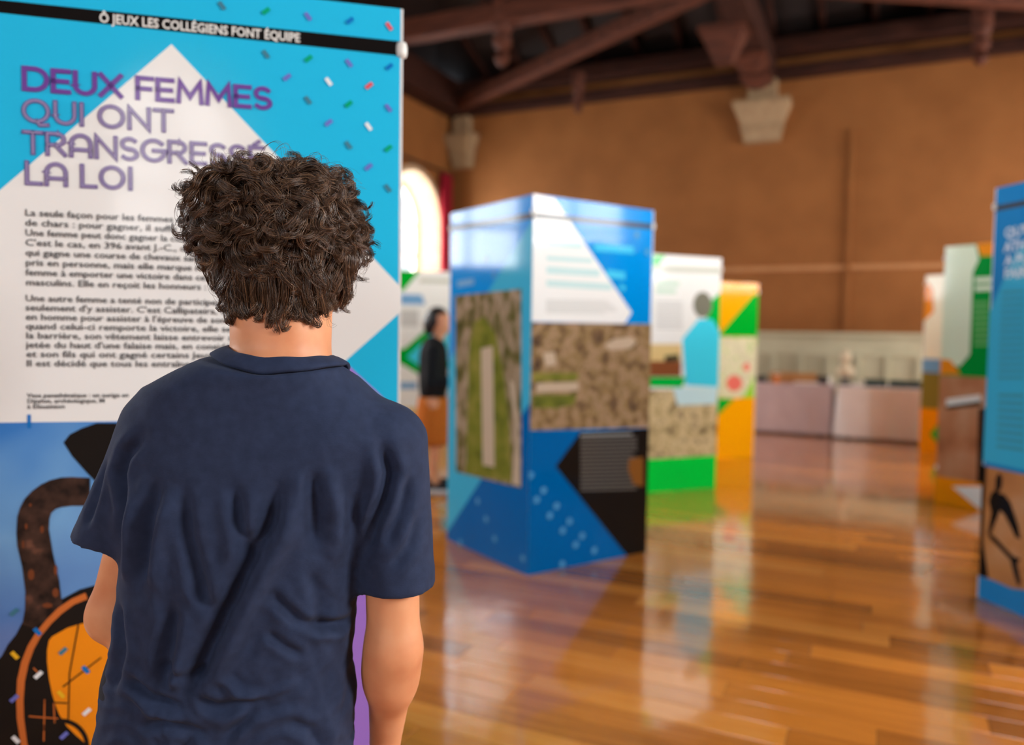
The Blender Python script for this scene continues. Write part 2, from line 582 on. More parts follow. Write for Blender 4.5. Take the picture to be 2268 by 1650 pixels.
# ------------------------------------------------------------------ curtain beside the far window
def curtain(name, x0, b0, b1, z0, z1, waves):
    n = 48
    rings = []
    V, Fc = [], []
    for i in range(n + 1):
        t = i / n
        off = .045 * math.sin(t * waves * 2 * math.pi)
        for z in (z0, z1):
            V.append((x0 + off + .05, -(b0 + (b1 - b0) * t), z))
    for i in range(n):
        Fc.append((2 * i, 2 * i + 1, 2 * i + 3, 2 * i + 2))
    o = mesh_obj(name, V, Fc, M_curt, smooth=True)
    so = o.modifiers.new('thick', 'SOLIDIFY')
    so.thickness = .006
    return in_room(o)
e = in_room(empty('curtain'))
c = curtain('cloth', .04, .17, .50, .02, 4.02, 3.5)
c.location = (0, 0, 0); c.rotation_euler = (0, 0, 0); c.parent = e
MB().lathe([(.014, 0), (.014, 2.5)], 10, M=Matrix.Translation((.10, -2.55, 4.05)) @ Matrix.Rotation(math.radians(-90), 4, 'X')).build('curtain_rod', mat('dark_iron', (40, 34, 32), .5, .5, .6), e)
tag(e, 'crimson curtain hanging beside the arched window in the far corner', 'curtain')

# ================================================================== display towers: four printed panels clipped at the corners
def pm(name, rgb, rough=.08, spec=.12):
    return mat('print_' + name, rgb, rough, spec)
for n, c in dict(white=(240, 240, 238), purple=(172, 128, 226), black=(24, 22, 22), blue=(34, 120, 200), vase=(34, 30, 28), copper=(206, 112, 54), patch=(122, 68, 42),
                 bandgrey=(74, 74, 74), cyanpale=(196, 226, 226), cyanlite=(70, 196, 238), textgrey=(205, 206, 202), stone=(196, 174, 150),
                 blackp=(30, 24, 20), bluelow=(0, 98, 168), textw=(150, 150, 146), textdim=(100, 94, 88), bronze=(134, 84, 34), bluelite=(64, 176, 212),
                 bluepale=(120, 170, 214), green=(0, 190, 66), bandpale=(200, 204, 190), mint=(204, 232, 212), greyhead=(128, 128, 112), cyanfig=(70, 222, 250),
                 sand=(226, 200, 138), rust=(140, 84, 50), darkgreen=(60, 66, 50), palecyan=(206, 240, 244), greenb=(0, 226, 70), greeny=(0, 172, 44),
                 bandor=(250, 186, 90), redc=(236, 118, 106), leaf=(150, 214, 60), palegreen=(228, 240, 214), orange=(246, 150, 34), midgreen=(110, 184, 110),
                 orangew=(250, 150, 10), olive=(140, 122, 52), bluelite2=(64, 178, 216), tealtext=(72, 150, 172),
                 cgrey=(72, 128, 150), cgreen=(16, 168, 120), cpurple=(112, 118, 200), cblue=(24, 116, 196), cred=(230, 92, 100), cwhite=(238, 240, 242), cyel=(240, 186, 44),
                 titleA=(112, 72, 156), titleB=(112, 90, 152), titleC=(168, 158, 194), bandtext=(236, 236, 232), bodytext=(84, 84, 86),
                 cyanbg=(40, 190, 236), towerblue=(0, 140, 220), orangebg=(255, 172, 4), greenbg=(0, 150, 58), cream=(250, 248, 224), whitebg=(242, 244, 240),
                 orangep=(246, 146, 28), bluebg=(36, 132, 196), whitetext=(214, 228, 238)).items():
    pm(n, c)
def print_noise(name, stops, scale, **kw):
    m = noisy('print_' + name, stops, scale=scale, rough=.08, spec=.12, **kw)
print_noise('aerial', [(.28, (64, 48, 40)), (.40, (118, 92, 66)), (.5, (148, 122, 82)), (.58, (172, 140, 112)), (.66, (126, 104, 62)), (.8, (190, 160, 134))], 13, detail=8, distort=.35)
print_noise('aerial2', [(.28, (52, 50, 36)), (.42, (96, 92, 46)), (.5, (140, 120, 92)), (.6, (176, 152, 128)), (.72, (100, 86, 62))], 9, detail=8, stretch=(1.4, 1, .8), distort=.3)
print_noise('field', [(.3, (84, 92, 36)), (.5, (120, 122, 46)), (.7, (146, 136, 66))], 8, detail=6)
print_noise('ruin', [(.3, (96, 76, 54)), (.45, (196, 176, 128)), (.55, (226, 206, 156)), (.68, (140, 118, 92)), (.8, (232, 214, 170))], 9, detail=8, distort=.4)
print_noise('mapp', [(.3, (150, 196, 80)), (.45, (230, 222, 190)), (.6, (214, 206, 176)), (.72, (168, 206, 96))], 10, detail=3)
print_noise('terra', [(.3, (150, 92, 62)), (.5, (190, 130, 94)), (.7, (206, 160, 130))], 3.2, detail=3)
print_noise('terra2', [(.3, (160, 104, 58)), (.5, (190, 130, 78)), (.7, (206, 160, 120))], 2.5, detail=4)
print_noise('vaseh', [(.35, (36, 30, 28)), (.6, (74, 54, 46)), (.75, (120, 80, 64))], 26, detail=5)
def sky_print():
    m = pm('skyprint', (80, 140, 205))
    p = m.node_tree.nodes['Principled BSDF']
    tc = N(m, 'ShaderNodeTexCoord')
    sx = N(m, 'ShaderNodeSeparateXYZ')
    L(m, tc.outputs['Object'], sx.inputs[0])
    nz = N(m, 'ShaderNodeTexNoise')
    nz.inputs['Scale'].default_value = 4
    L(m, tc.outputs['Object'], nz.inputs['Vector'])
    ad = N(m, 'ShaderNodeMath', operation='MULTIPLY_ADD')
    L(m, nz.outputs['Fac'], ad.inputs[0])
    ad.inputs[1].default_value = .5
    L(m, sx.outputs['Z'], ad.inputs[2])
    r = ramp(m, ad.outputs[0], [(.75, (150, 140, 170)), (.95, (92, 132, 196)), (1.12, (120, 172, 222)), (1.3, (64, 128, 204))])
    mr = N(m, 'ShaderNodeMapRange')
    mr.inputs['From Min'].default_value = .6
    mr.inputs['From Max'].default_value = 1.4
    L(m, ad.outputs[0], mr.inputs['Value'])
    L(m, mr.outputs[0], r.inputs[0])
    for el, pos in zip(r.color_ramp.elements, (.1, .4, .66, .92)):
        el.position = pos
    L(m, r.outputs[0], p.inputs['Base Color'])
sky_print()
M_core = mat('panel_core_edge', (214, 216, 216), .4)
M_clip = mat('clip_plastic', (226, 226, 222), .35)

PRINTS = {
 'A': [
  ('printed_white_shape','white',1,[(0.3677,1.8735),(0.85,1.3797),(0.85,1.3254),(0.7315,1.2167),(0.6046,1.0956),(0.6046,1.082),(0,1.082),(0,1.5084)]),
  ('printed_photo','skyprint',1,[(0.0,1.082),(0.6046,1.082),(0.7,0.86),(0.7,0.0),(0.0,0.0)]),
  ('printed_purple_field','purple',2,[(0.7266,1.2085),(0.8476,1.0963),(0.85,0.0),(0.62,0.0),(0.62,1.06)]),
  ('printed_top_band','black',1,[(0.0,1.9276),(0.85,1.9283),(0.85,1.8962),(0.0,1.9029)]),
  ('printed_tick','blue',3,[(0.0873,1.0981),(0.0939,1.0981),(0.0935,1.07),(0.0869,1.0701)]),
  ('printed_jar_mouth','vase',2,[(0.1535,1.0389),(0.1656,1.0557),(0.1888,1.0686),(0.2164,1.0787),(0.3179,1.0773),(0.3166,0.9192),(0.2202,0.9467),(0.1955,0.9762),(0.1693,1.0102)]),
  ('printed_jar_handle','vaseh',3,[(0.2031,0.9635),(0.1688,0.9665),(0.1484,0.9661),(0.128,0.9611),(0.1103,0.9522),(0.0942,0.9395),(0.0798,0.9231),(0.0712,0.9046),(0.0659,0.886),(0.0638,0.8531),(0.065,0.8256),(0.0735,0.7816),(0.0786,0.7299),(0.0772,0.6909),(0.0718,0.6607),(0.1136,0.6402),(0.1484,0.6954),(0.1452,0.712),(0.1422,0.7478),(0.1311,0.805),(0.1241,0.8569),(0.1253,0.8787),(0.1288,0.8918),(0.1374,0.9),(0.1476,0.9034),(0.1681,0.9055),(0.2024,0.9041)]),
  ('printed_jar_body','vase',2,[(0.0718,0.6645),(0.0597,0.6397),(0.0444,0.6199),(0.0341,0.5988),(0.0206,0.581),(0.0,0.4976),(0.0,0.3636),(0.3121,0.3243),(0.3152,0.733),(0.2443,0.7424),(0.1806,0.727),(0.1486,0.7099)]),
  ('printed_jar_rim','copper',4,[(0.1917,0.7195),(0.1657,0.7087),(0.1398,0.6912),(0.1182,0.6687),(0.0967,0.6415),(0.0811,0.614),(0.0689,0.5814),(0.0608,0.5437),(0.0585,0.5007),(0.0587,0.462),(0.0647,0.413),(0.0692,0.3736),(0.081,0.3722),(0.0766,0.4165),(0.0722,0.4625),(0.0719,0.4993),(0.075,0.5395),(0.0823,0.5754),(0.0928,0.6063),(0.1067,0.633),(0.1266,0.6584),(0.1465,0.6782),(0.1699,0.6958),(0.1959,0.7056)]),
  ('printed_jar_panel','orangep',3,[(0.2877,0.656),(0.2171,0.6593),(0.178,0.6526),(0.1564,0.6465),(0.1408,0.638),(0.1271,0.6304),(0.121,0.6222),(0.1173,0.6013),(0.117,0.5781),(0.12,0.543),(0.1255,0.5075),(0.132,0.4815),(0.1386,0.4613),(0.152,0.4354),(0.1691,0.4139),(0.2228,0.3552),(0.2851,0.3477)]),
  ('printed_wheel','vase',5,[(0.1923,0.3656),(0.1951,0.3766),(0.1958,0.3883),(0.1946,0.4001),(0.1914,0.4116),(0.1864,0.4223),(0.1798,0.432),(0.1718,0.4401),(0.1627,0.4465),(0.1529,0.4509),(0.1428,0.4531),(0.1326,0.453),(0.1228,0.4508),(0.1137,0.4464),(0.1057,0.4401),(0.099,0.432),(0.0939,0.4225),(0.0906,0.4119),(0.0891,0.4006),(0.0896,0.389),(0.0919,0.3775),(0.1,0.3799),(0.098,0.3896),(0.0976,0.3993),(0.0988,0.4088),(0.1016,0.4177),(0.1059,0.4257),(0.1115,0.4324),(0.1183,0.4377),(0.1259,0.4414),(0.1341,0.4433),(0.1427,0.4433),(0.1512,0.4414),(0.1594,0.4378),(0.167,0.4324),(0.1737,0.4256),(0.1792,0.4175),(0.1834,0.4085),(0.1861,0.3988),(0.1871,0.3889),(0.1864,0.3792),(0.1842,0.3699)]),
  ('printed_line','vase',5,[(0.1767,0.6549),(0.1582,0.5494),(0.1607,0.5487),(0.1793,0.6542)]),
  ('printed_line','vase',5,[(0.1582,0.5492),(0.1543,0.4421),(0.1569,0.4417),(0.1608,0.5489)]),
  ('printed_line','vase',5,[(0.147,0.5198),(0.2215,0.5766),(0.2199,0.579),(0.1454,0.5223)]),
  ('printed_line','vase',5,[(0.1409,0.4435),(0.1402,0.3847),(0.1436,0.3843),(0.1444,0.4431)]),
  ('printed_line','vase',5,[(0.1018,0.3951),(0.1836,0.3856),(0.1836,0.3895),(0.1018,0.399)]),
  ('printed_line','vase',5,[(0.0777,0.4953),(0.1543,0.4836),(0.1545,0.4866),(0.0778,0.4982)]),
  ('printed_line','copper',5,[(0.0814,0.463),(0.1366,0.4523),(0.1369,0.4551),(0.0816,0.4659)]),
  ('printed_line','copper',5,[(0.1104,0.4974),(0.1075,0.4081),(0.11,0.4078),(0.1129,0.4971)]),
  ('printed_line','copper',5,[(0.1274,0.4888),(0.1285,0.4448),(0.1311,0.4446),(0.1299,0.4886)]),
  ('printed_line','copper',5,[(0.0905,0.566),(0.0988,0.5556),(0.1007,0.5574),(0.0923,0.5678)]),
  ('printed_patch','patch',4,[(0.0961,0.7641),(0.0953,0.7571),(0.0898,0.7521),(0.0846,0.7578),(0.084,0.7648),(0.0848,0.7717),(0.0902,0.7768),(0.0954,0.7711)]),
  ('printed_patch','patch',4,[(0.1149,0.8582),(0.1144,0.8534),(0.1114,0.8498),(0.1085,0.8537),(0.1081,0.8585),(0.1086,0.8634),(0.1116,0.8669),(0.1145,0.8631)]),
  ('printed_patch','patch',4,[(0.0849,0.8662),(0.0846,0.8625),(0.0822,0.8598),(0.0799,0.8627),(0.0796,0.8665),(0.08,0.8702),(0.0824,0.873),(0.0847,0.87)]),
  ('printed_patch','patch',4,[(0.1412,0.7229),(0.1404,0.7169),(0.135,0.7127),(0.1296,0.7177),(0.129,0.7237),(0.1298,0.7296),(0.1352,0.7338),(0.1406,0.7289)]),
  ('printed_patch','patch',4,[(0.1391,0.771),(0.1386,0.7646),(0.1356,0.7597),(0.1326,0.7649),(0.1323,0.7714),(0.1328,0.7779),(0.1359,0.7827),(0.1388,0.7776)]),
  ('printed_patch','patch',4,[(0.129,0.6968),(0.1278,0.6936),(0.1194,0.6917),(0.111,0.6948),(0.11,0.6981),(0.1111,0.7013),(0.1195,0.7032),(0.1279,0.7001)]),
  ('printed_patch','patch',4,[(0.0931,0.9103),(0.0928,0.9082),(0.0904,0.9066),(0.088,0.9084),(0.0877,0.9105),(0.0881,0.9126),(0.0905,0.9142),(0.0928,0.9125)]),
  ('printed_patch','patch',4,[(0.0779,0.8287),(0.0776,0.8234),(0.0758,0.8194),(0.074,0.8236),(0.0739,0.8289),(0.0742,0.8343),(0.076,0.8383),(0.0777,0.8341)]),
 ],
 'TR': [
  ('printed_white_triangle','white',1,[(0.0,2.0),(0.1352,1.9902),(0.7027,1.4086),(0.6527,1.3433),(0.0,1.3426)]),
  ('printed_top_band','bandgrey',2,[(0.0,1.9053),(0.86,1.922),(0.86,1.8935),(0.0,1.8753)]),
  ('printed_title_line','cyanpale',2,[(0.0866,1.767),(0.3308,1.7746),(0.3316,1.7431),(0.0872,1.7365)]),
  ('printed_title_line','cyanpale',2,[(0.0882,1.6896),(0.4029,1.6959),(0.4036,1.669),(0.0888,1.6637)]),
  ('printed_title_line','cyanpale',2,[(0.0895,1.6331),(0.4564,1.6377),(0.4575,1.5981),(0.0903,1.5954)]),
  ('printed_title_line','cyanpale',2,[(0.091,1.5624),(0.5477,1.5636),(0.5487,1.5285),(0.0917,1.5293)]),
  ('printed_title_line','cyanlite',2,[(0.4137,1.7756),(0.7051,1.7826),(0.7064,1.7418),(0.4148,1.7364)]),
  ('printed_title_line','cyanlite',2,[(0.5089,1.6409),(0.644,1.6335),(0.6453,1.5904),(0.5101,1.5986)]),
  ('printed_title_line','cyanlite',2,[(0.605,1.5681),(0.6463,1.5549),(0.6472,1.5244),(0.6058,1.5378)]),
  ('printed_text_line','textgrey',2,[(0.0902,1.4582),(0.5171,1.4688),(0.5172,1.4633),(0.0904,1.4521)]),
  ('printed_text_line','textgrey',2,[(0.0905,1.4459),(0.5407,1.4565),(0.5409,1.451),(0.0906,1.4398)]),
  ('printed_text_line','textgrey',2,[(0.0908,1.4336),(0.5612,1.4441),(0.5614,1.4386),(0.0909,1.4275)]),
  ('printed_text_line','textgrey',2,[(0.091,1.4213),(0.5818,1.4316),(0.582,1.4261),(0.0912,1.4151)]),
  ('printed_text_line','textgrey',2,[(0.0913,1.409),(0.5889,1.4187),(0.5891,1.4131),(0.0914,1.4028)]),
  ('printed_text_line','textgrey',2,[(0.0916,1.3967),(0.5023,1.4031),(0.5024,1.3976),(0.0917,1.3905)]),
  ('printed_aerial_photo','aerial',2,[(0.0,1.3378),(0.86,1.3443),(0.86,0.7389),(0.0,0.773)]),
  ('printed_field','field',3,[(0.0129,1.0764),(0.3231,1.069),(0.3115,1.0272),(0.0139,1.029)]),
  ('printed_field','field',3,[(0.0153,0.9579),(0.3133,0.9532),(0.2894,0.8972),(0.166,0.8803),(0.0166,0.8913)]),
  ('printed_ruin','stone',4,[(0.0345,1.0191),(0.318,1.0197),(0.3191,0.9727),(0.0355,0.9715)]),
  ('printed_ruin','stone',3,[(0.0754,1.1778),(0.1531,1.1849),(0.1638,1.115),(0.0948,1.1062)]),
  ('printed_ruin','stone',3,[(0.5007,1.2198),(0.5733,1.2581),(0.7104,1.2696),(0.7465,1.2388),(0.695,1.2024),(0.5415,1.1921)]),
  ('printed_black_shape','blackp',2,[(0.3439,0.7458),(0.86,0.7365),(0.86,0.0),(0.7073,0.0),(0.173,0.5679)]),
  ('printed_blue_low','bluelow',1,[(0.0,0.773),(0.3565,0.7526),(0.173,0.5679),(0.7147,0.0),(0.0,0.0)]),
  ('printed_text_line','textw',3,[(0.341,0.731),(0.7275,0.7153),(0.7278,0.7035),(0.3414,0.7185)]),
  ('printed_text_line','textdim',3,[(0.3416,0.7096),(0.7637,0.6905),(0.7641,0.6786),(0.3419,0.6971)]),
  ('printed_text_line','textdim',3,[(0.3421,0.6881),(0.7644,0.6678),(0.7648,0.6559),(0.3424,0.6756)]),
  ('printed_text_line','textdim',3,[(0.3427,0.6666),(0.7651,0.6451),(0.7655,0.6332),(0.343,0.6541)]),
  ('printed_text_line','textdim',3,[(0.3432,0.645),(0.7658,0.6224),(0.7662,0.6105),(0.3435,0.6325)]),
  ('printed_text_line','textdim',3,[(0.3437,0.6235),(0.731,0.6023),(0.7313,0.5904),(0.344,0.611)]),
  ('printed_text_line','textdim',3,[(0.3443,0.602),(0.7672,0.5769),(0.7676,0.565),(0.3446,0.5894)]),
  ('printed_text_line','textdim',3,[(0.3448,0.5804),(0.7679,0.5541),(0.7683,0.5422),(0.3451,0.5679)]),
  ('printed_text_line','textdim',3,[(0.3453,0.5588),(0.7687,0.5313),(0.769,0.5194),(0.3457,0.5463)]),
  ('printed_text_line','textdim',3,[(0.3459,0.5373),(0.7694,0.5085),(0.7697,0.4966),(0.3462,0.5247)]),
  ('printed_text_line','textdim',3,[(0.3464,0.5157),(0.7344,0.4889),(0.7348,0.477),(0.3467,0.5031)]),
  ('printed_text_line','textdim',3,[(0.347,0.494),(0.7708,0.4629),(0.7712,0.4509),(0.3473,0.4815)]),
  ('printed_text_line','textdim',3,[(0.3475,0.4724),(0.7715,0.44),(0.7719,0.4281),(0.3478,0.4598)]),
  ('printed_text_line','textdim',3,[(0.348,0.4508),(0.7722,0.4172),(0.7726,0.4052),(0.3483,0.4382)]),
  ('printed_text_line','textdim',3,[(0.3486,0.4291),(0.7729,0.3943),(0.7733,0.3823),(0.3489,0.4165)]),
  ('printed_bronze_piece','bronze',4,[(0.7074,0.5673),(0.8177,0.5693),(0.8234,0.393),(0.7437,0.4168),(0.7022,0.5048)]),
 ],
 'TL': [
  ('printed_light_triangle','bluelite',1,[(0.86,1.8713),(0.86,0.922),(0.3708,0.417),(0.0,0.0416),(0.0,1.102),(0.4585,1.5314)]),
  ('printed_blue_low','bluelow',1,[(0.86,0.922),(0.86,0.0),(0.0,0.0),(0.0,0.0416),(0.3708,0.417)]),
  ('printed_top_band','bandgrey',2,[(0.0,1.924),(0.86,1.9045),(0.86,1.8742),(0.0,1.891)]),
  ('printed_aerial_photo','aerial2',2,[(0.067,1.5006),(0.7637,1.5147),(0.7924,0.4559),(0.1017,0.4356)]),
  ('printed_field','field',3,[(0.2414,1.2181),(0.2988,1.3447),(0.4104,1.375),(0.5302,1.2612),(0.6174,1.0273),(0.6773,0.7603),(0.7023,0.4724),(0.2184,0.4403),(0.2297,0.845)]),
  ('printed_running_track','stone',4,[(0.3715,1.1895),(0.4947,1.2077),(0.5304,0.5279),(0.4073,0.5224)]),
  ('printed_path','stone',4,[(0.6615,1.0298),(0.7139,1.0085),(0.7531,0.8172),(0.788,0.4624),(0.7026,0.4626),(0.7382,0.7426)]),
  ('printed_caption','bluepale',2,[(0.0918,1.5889),(0.2829,1.5956),(0.2837,1.5591),(0.0928,1.5484)]),
 ],
 'G': [
  ('printed_green_corner','green',1,[(0.0952,1.9137),(0.2872,1.9237),(0.1837,1.7888),(0.1011,1.7026)]),
  ('printed_top_band','bandpale',2,[(0.1397,1.8371),(0.84,1.8486),(0.84,1.8036),(0.141,1.7905)]),
  ('printed_title_line','mint',2,[(0.1985,1.7173),(0.4243,1.719),(0.4254,1.6824),(0.1997,1.6776)]),
  ('printed_title_line','mint',2,[(0.2002,1.6596),(0.391,1.6592),(0.3921,1.6227),(0.2013,1.6199)]),
  ('printed_text_line','textgrey',2,[(0.2033,1.5512),(0.4603,1.5551),(0.4607,1.5422),(0.2037,1.5385)]),
  ('printed_text_line','textgrey',2,[(0.2041,1.5222),(0.4612,1.5257),(0.4616,1.5128),(0.2045,1.5096)]),
  ('printed_text_line','textgrey',2,[(0.205,1.4933),(0.4621,1.4963),(0.4625,1.4834),(0.2053,1.4806)]),
  ('printed_text_line','textgrey',2,[(0.2058,1.4643),(0.463,1.4668),(0.4634,1.454),(0.2061,1.4516)]),
  ('printed_text_line','textgrey',2,[(0.2066,1.4353),(0.4639,1.4374),(0.4644,1.4245),(0.207,1.4226)]),
  ('printed_text_line','textgrey',2,[(0.2074,1.4063),(0.4649,1.4079),(0.4653,1.395),(0.2078,1.3936)]),
  ('printed_text_line','textgrey',2,[(0.2083,1.3773),(0.4658,1.3784),(0.4662,1.3655),(0.2086,1.3646)]),
  ('printed_text_line','textgrey',2,[(0.2091,1.3482),(0.4667,1.3489),(0.4671,1.336),(0.2095,1.3355)]),
  ('printed_green_side','green',1,[(0.7524,1.5824),(0.84,1.6455),(0.84,1.2228),(0.6867,1.2215),(0.702,1.4464)]),
  ('printed_bust','greyhead',3,[(0.7538,1.5413),(0.7458,1.4939),(0.7204,1.4555),(0.6827,1.4337),(0.6402,1.4328),(0.6015,1.4529),(0.5742,1.4897),(0.5634,1.5361),(0.5713,1.5829),(0.5963,1.621),(0.6336,1.643),(0.6759,1.6444),(0.7149,1.6247),(0.7427,1.5878)]),
  ('printed_figure','cyanfig',2,[(0.6212,1.4185),(0.7624,1.4215),(0.84,1.3178),(0.84,0.8543),(0.5083,0.8741),(0.4653,1.2528)]),
  ('printed_small_photo','sand',2,[(0.0,1.2095),(0.4576,1.2121),(0.462,1.0714),(0.0,1.0715)]),
  ('printed_small_photo','rust',2,[(0.0,1.0715),(0.462,1.0714),(0.4615,0.9453),(0.0,0.9478)]),
  ('printed_dark_piece','darkgreen',3,[(0.298,1.1155),(0.4337,1.1269),(0.4397,1.0751),(0.2994,1.0678)]),
  ('printed_green_strip','green',2,[(0.0,0.9443),(0.5151,0.9411),(0.4731,0.8559),(0.0,0.8678)]),
  ('printed_pale_strip','palecyan',4,[(0.3845,0.8571),(0.84,0.8547),(0.8238,0.7104),(0.4333,0.7078)]),
  ('printed_ruin_photo','ruin',3,[(0.0,0.8424),(0.84,0.832),(0.84,0.2777),(0.0,0.2744)]),
  ('printed_green_base','greenb',2,[(0.0,0.2744),(0.84,0.2779),(0.84,0.0),(0.0,0.0)]),
 ],
 'Y': [
  ('printed_green_triangle','greeny',1,[(0.7643,1.7164),(0.84,1.7276),(0.84,1.2802),(0.3378,1.2792)]),
  ('printed_top_band','bandor',2,[(0.3774,1.7692),(0.8386,1.771),(0.8398,1.7378),(0.3787,1.732)]),
  ('printed_map_photo','mapp',2,[(0.0,1.2704),(0.84,1.2757),(0.84,0.6336),(0.0,0.6416)]),
  ('printed_red_circle','redc',3,[(0.6644,0.7891),(0.6519,0.7463),(0.6147,0.7154),(0.563,0.7046),(0.5107,0.7169),(0.4719,0.7486),(0.4567,0.7914),(0.4692,0.8337),(0.506,0.8645),(0.5574,0.8755),(0.6098,0.8635),(0.649,0.8317)]),
  ('printed_red_circle','redc',3,[(0.7574,0.9603),(0.7519,0.9388),(0.7353,0.9231),(0.7121,0.9174),(0.6886,0.9233),(0.6709,0.9391),(0.664,0.9606),(0.6695,0.982),(0.686,0.9976),(0.7092,1.0032),(0.7328,0.9974),(0.7505,0.9816)]),
  ('printed_green_triangle','greeny',1,[(0.0,0.6416),(0.5716,0.6285),(0.3547,0.4484),(0.0,0.4347)]),
  ('printed_leaf','leaf',3,[(0.6758,0.6362),(0.8143,0.8547),(0.8226,0.6337)]),
 ],
 'W': [
  ('printed_white_shape','palegreen',1,[(0.0,2.0),(0.2352,1.9948),(0.2601,1.8819),(0.2206,1.7935),(0.2244,1.1716),(0.1496,1.0759),(0.0,1.112)]),
  ('printed_orange_corner','orange',2,[(0.2384,2.0),(0.85,2.0),(0.85,1.55),(0.3638,1.904),(0.2723,1.9078)]),
  ('printed_orange_corner','orange',2,[(0.0,1.1302),(0.0773,1.1251),(0.1626,1.0178),(0.0,1.0099)]),
  ('printed_title_line','palegreen',2,[(0.2394,1.7486),(0.3708,1.7481),(0.3725,1.7083),(0.2412,1.708)]),
  ('printed_title_line','palegreen',2,[(0.2421,1.6877),(0.3734,1.6884),(0.3752,1.6486),(0.2439,1.647)]),
  ('printed_text_line','midgreen',2,[(0.2338,1.5696),(0.3463,1.5698),(0.3475,1.5431),(0.235,1.5424)]),
  ('printed_text_line','midgreen',2,[(0.2358,1.5255),(0.3482,1.5265),(0.3494,1.4998),(0.237,1.4983)]),
  ('printed_text_line','midgreen',2,[(0.2377,1.4814),(0.3502,1.4831),(0.3514,1.4564),(0.2389,1.4542)]),
  ('printed_text_line','midgreen',2,[(0.2397,1.4373),(0.3521,1.4397),(0.3533,1.413),(0.2409,1.4101)]),
  ('printed_text_line','midgreen',2,[(0.2416,1.3931),(0.354,1.3963),(0.3552,1.3696),(0.2428,1.366)]),
  ('printed_text_line','midgreen',2,[(0.2436,1.349),(0.356,1.3529),(0.3571,1.3262),(0.2448,1.3218)]),
  ('printed_text_line','midgreen',2,[(0.2455,1.3049),(0.3579,1.3095),(0.3591,1.2828),(0.2467,1.2777)]),
  ('printed_text_line','midgreen',2,[(0.2475,1.2607),(0.3598,1.2661),(0.361,1.2394),(0.2487,1.2335)]),
  ('printed_vase_photo','terra',2,[(0.0,1.0029),(0.85,1.0029),(0.85,0.21),(0.0,0.21)]),
  ('printed_stripe','white',3,[(0.0587,0.8191),(0.3181,0.8739),(0.3235,0.8269),(0.061,0.7665)]),
  ('printed_stripe','blackp',3,[(0.061,0.7665),(0.3235,0.8269),(0.325,0.7932),(0.0621,0.7419)]),
  ('printed_dark_border','blackp',3,[(0.3095,0.768),(0.3553,0.779),(0.3606,0.2138),(0.321,0.2069)]),
  ('printed_orange_base','orangew',1,[(0.0,0.21),(0.85,0.21),(0.85,0.0),(0.0,0.0)]),
  ('printed_white_corner','white',2,[(0.1308,0.149),(0.3747,0.1925),(0.3703,0.0)]),
 ],
 'X': [
  ('printed_orange_corner','orange',1,[(0.0,1.95),(0.0907,1.8465),(0.1127,1.5935),(0.0,1.4831)]),
  ('printed_blue_strip','bluepale',1,[(0.0,1.0627),(0.85,1.0627),(0.85,0.9088),(0.0,0.9088)]),
  ('printed_photo','olive',1,[(0.0,0.9088),(0.85,0.9088),(0.85,0.5021),(0.0,0.5021)]),
  ('printed_orange_base','orangew',1,[(0.0,0.5021),(0.85,0.5021),(0.85,0.0),(0.0,0.0)]),
  ('printed_green_diamond','greeny',2,[(0.1311,0.2112),(0.2467,0.377),(0.2597,0.0853)]),
 ],
 'B': [
  ('printed_top_band','bandgrey',1,[(0.0,1.9336),(0.85,1.9336),(0.85,1.9073),(0.0,1.9073)]),
  ('printed_light_shape','bluelite2',1,[(0.0,1.4215),(0.1079,1.6329),(0.1414,1.6937),(0.5,1.95),(0.85,1.7),(0.85,0.6825),(0.0,0.6825)]),
  ('printed_text_line','tealtext',2,[(0.0688,1.5172),(0.1981,1.517),(0.1989,1.5044),(0.0696,1.5042)]),
  ('printed_text_line','tealtext',2,[(0.069,1.4858),(0.1999,1.4862),(0.2007,1.4736),(0.0698,1.4727)]),
  ('printed_text_line','tealtext',2,[(0.0692,1.4543),(0.2017,1.4553),(0.2025,1.4427),(0.07,1.4413)]),
  ('printed_text_line','tealtext',2,[(0.0694,1.4229),(0.2035,1.4245),(0.2042,1.4119),(0.0702,1.4098)]),
  ('printed_text_line','tealtext',2,[(0.0696,1.3914),(0.2053,1.3937),(0.206,1.3811),(0.0704,1.3783)]),
  ('printed_text_line','tealtext',2,[(0.0698,1.3599),(0.2071,1.3628),(0.2078,1.3502),(0.0705,1.3468)]),
  ('printed_text_line','tealtext',2,[(0.07,1.3283),(0.2089,1.332),(0.2096,1.3194),(0.0707,1.3153)]),
  ('printed_text_line','tealtext',2,[(0.0702,1.2968),(0.2107,1.3012),(0.2114,1.2886),(0.0709,1.2837)]),
  ('printed_text_line','tealtext',2,[(0.0704,1.2652),(0.2125,1.2704),(0.2132,1.2578),(0.0711,1.2521)]),
  ('printed_text_line','tealtext',2,[(0.0706,1.2336),(0.2143,1.2395),(0.215,1.227),(0.0713,1.2205)]),
  ('printed_text_line','tealtext',2,[(0.0708,1.2019),(0.2161,1.2087),(0.2168,1.1962),(0.0715,1.1889)]),
  ('printed_text_line','tealtext',2,[(0.071,1.1703),(0.2179,1.1779),(0.2186,1.1653),(0.0717,1.1572)]),
  ('printed_text_line','tealtext',2,[(0.0712,1.1386),(0.2196,1.1471),(0.2204,1.1345),(0.0719,1.1255)]),
  ('printed_text_line','tealtext',2,[(0.0714,1.1069),(0.2214,1.1163),(0.2222,1.1037),(0.0721,1.0938)]),
  ('printed_text_line','tealtext',2,[(0.0785,1.0232),(0.2263,1.0327),(0.2273,1.016),(0.0794,1.0079)]),
  ('printed_text_line','tealtext',2,[(0.0789,0.9882),(0.2284,0.9971),(0.2293,0.9804),(0.0797,0.9729)]),
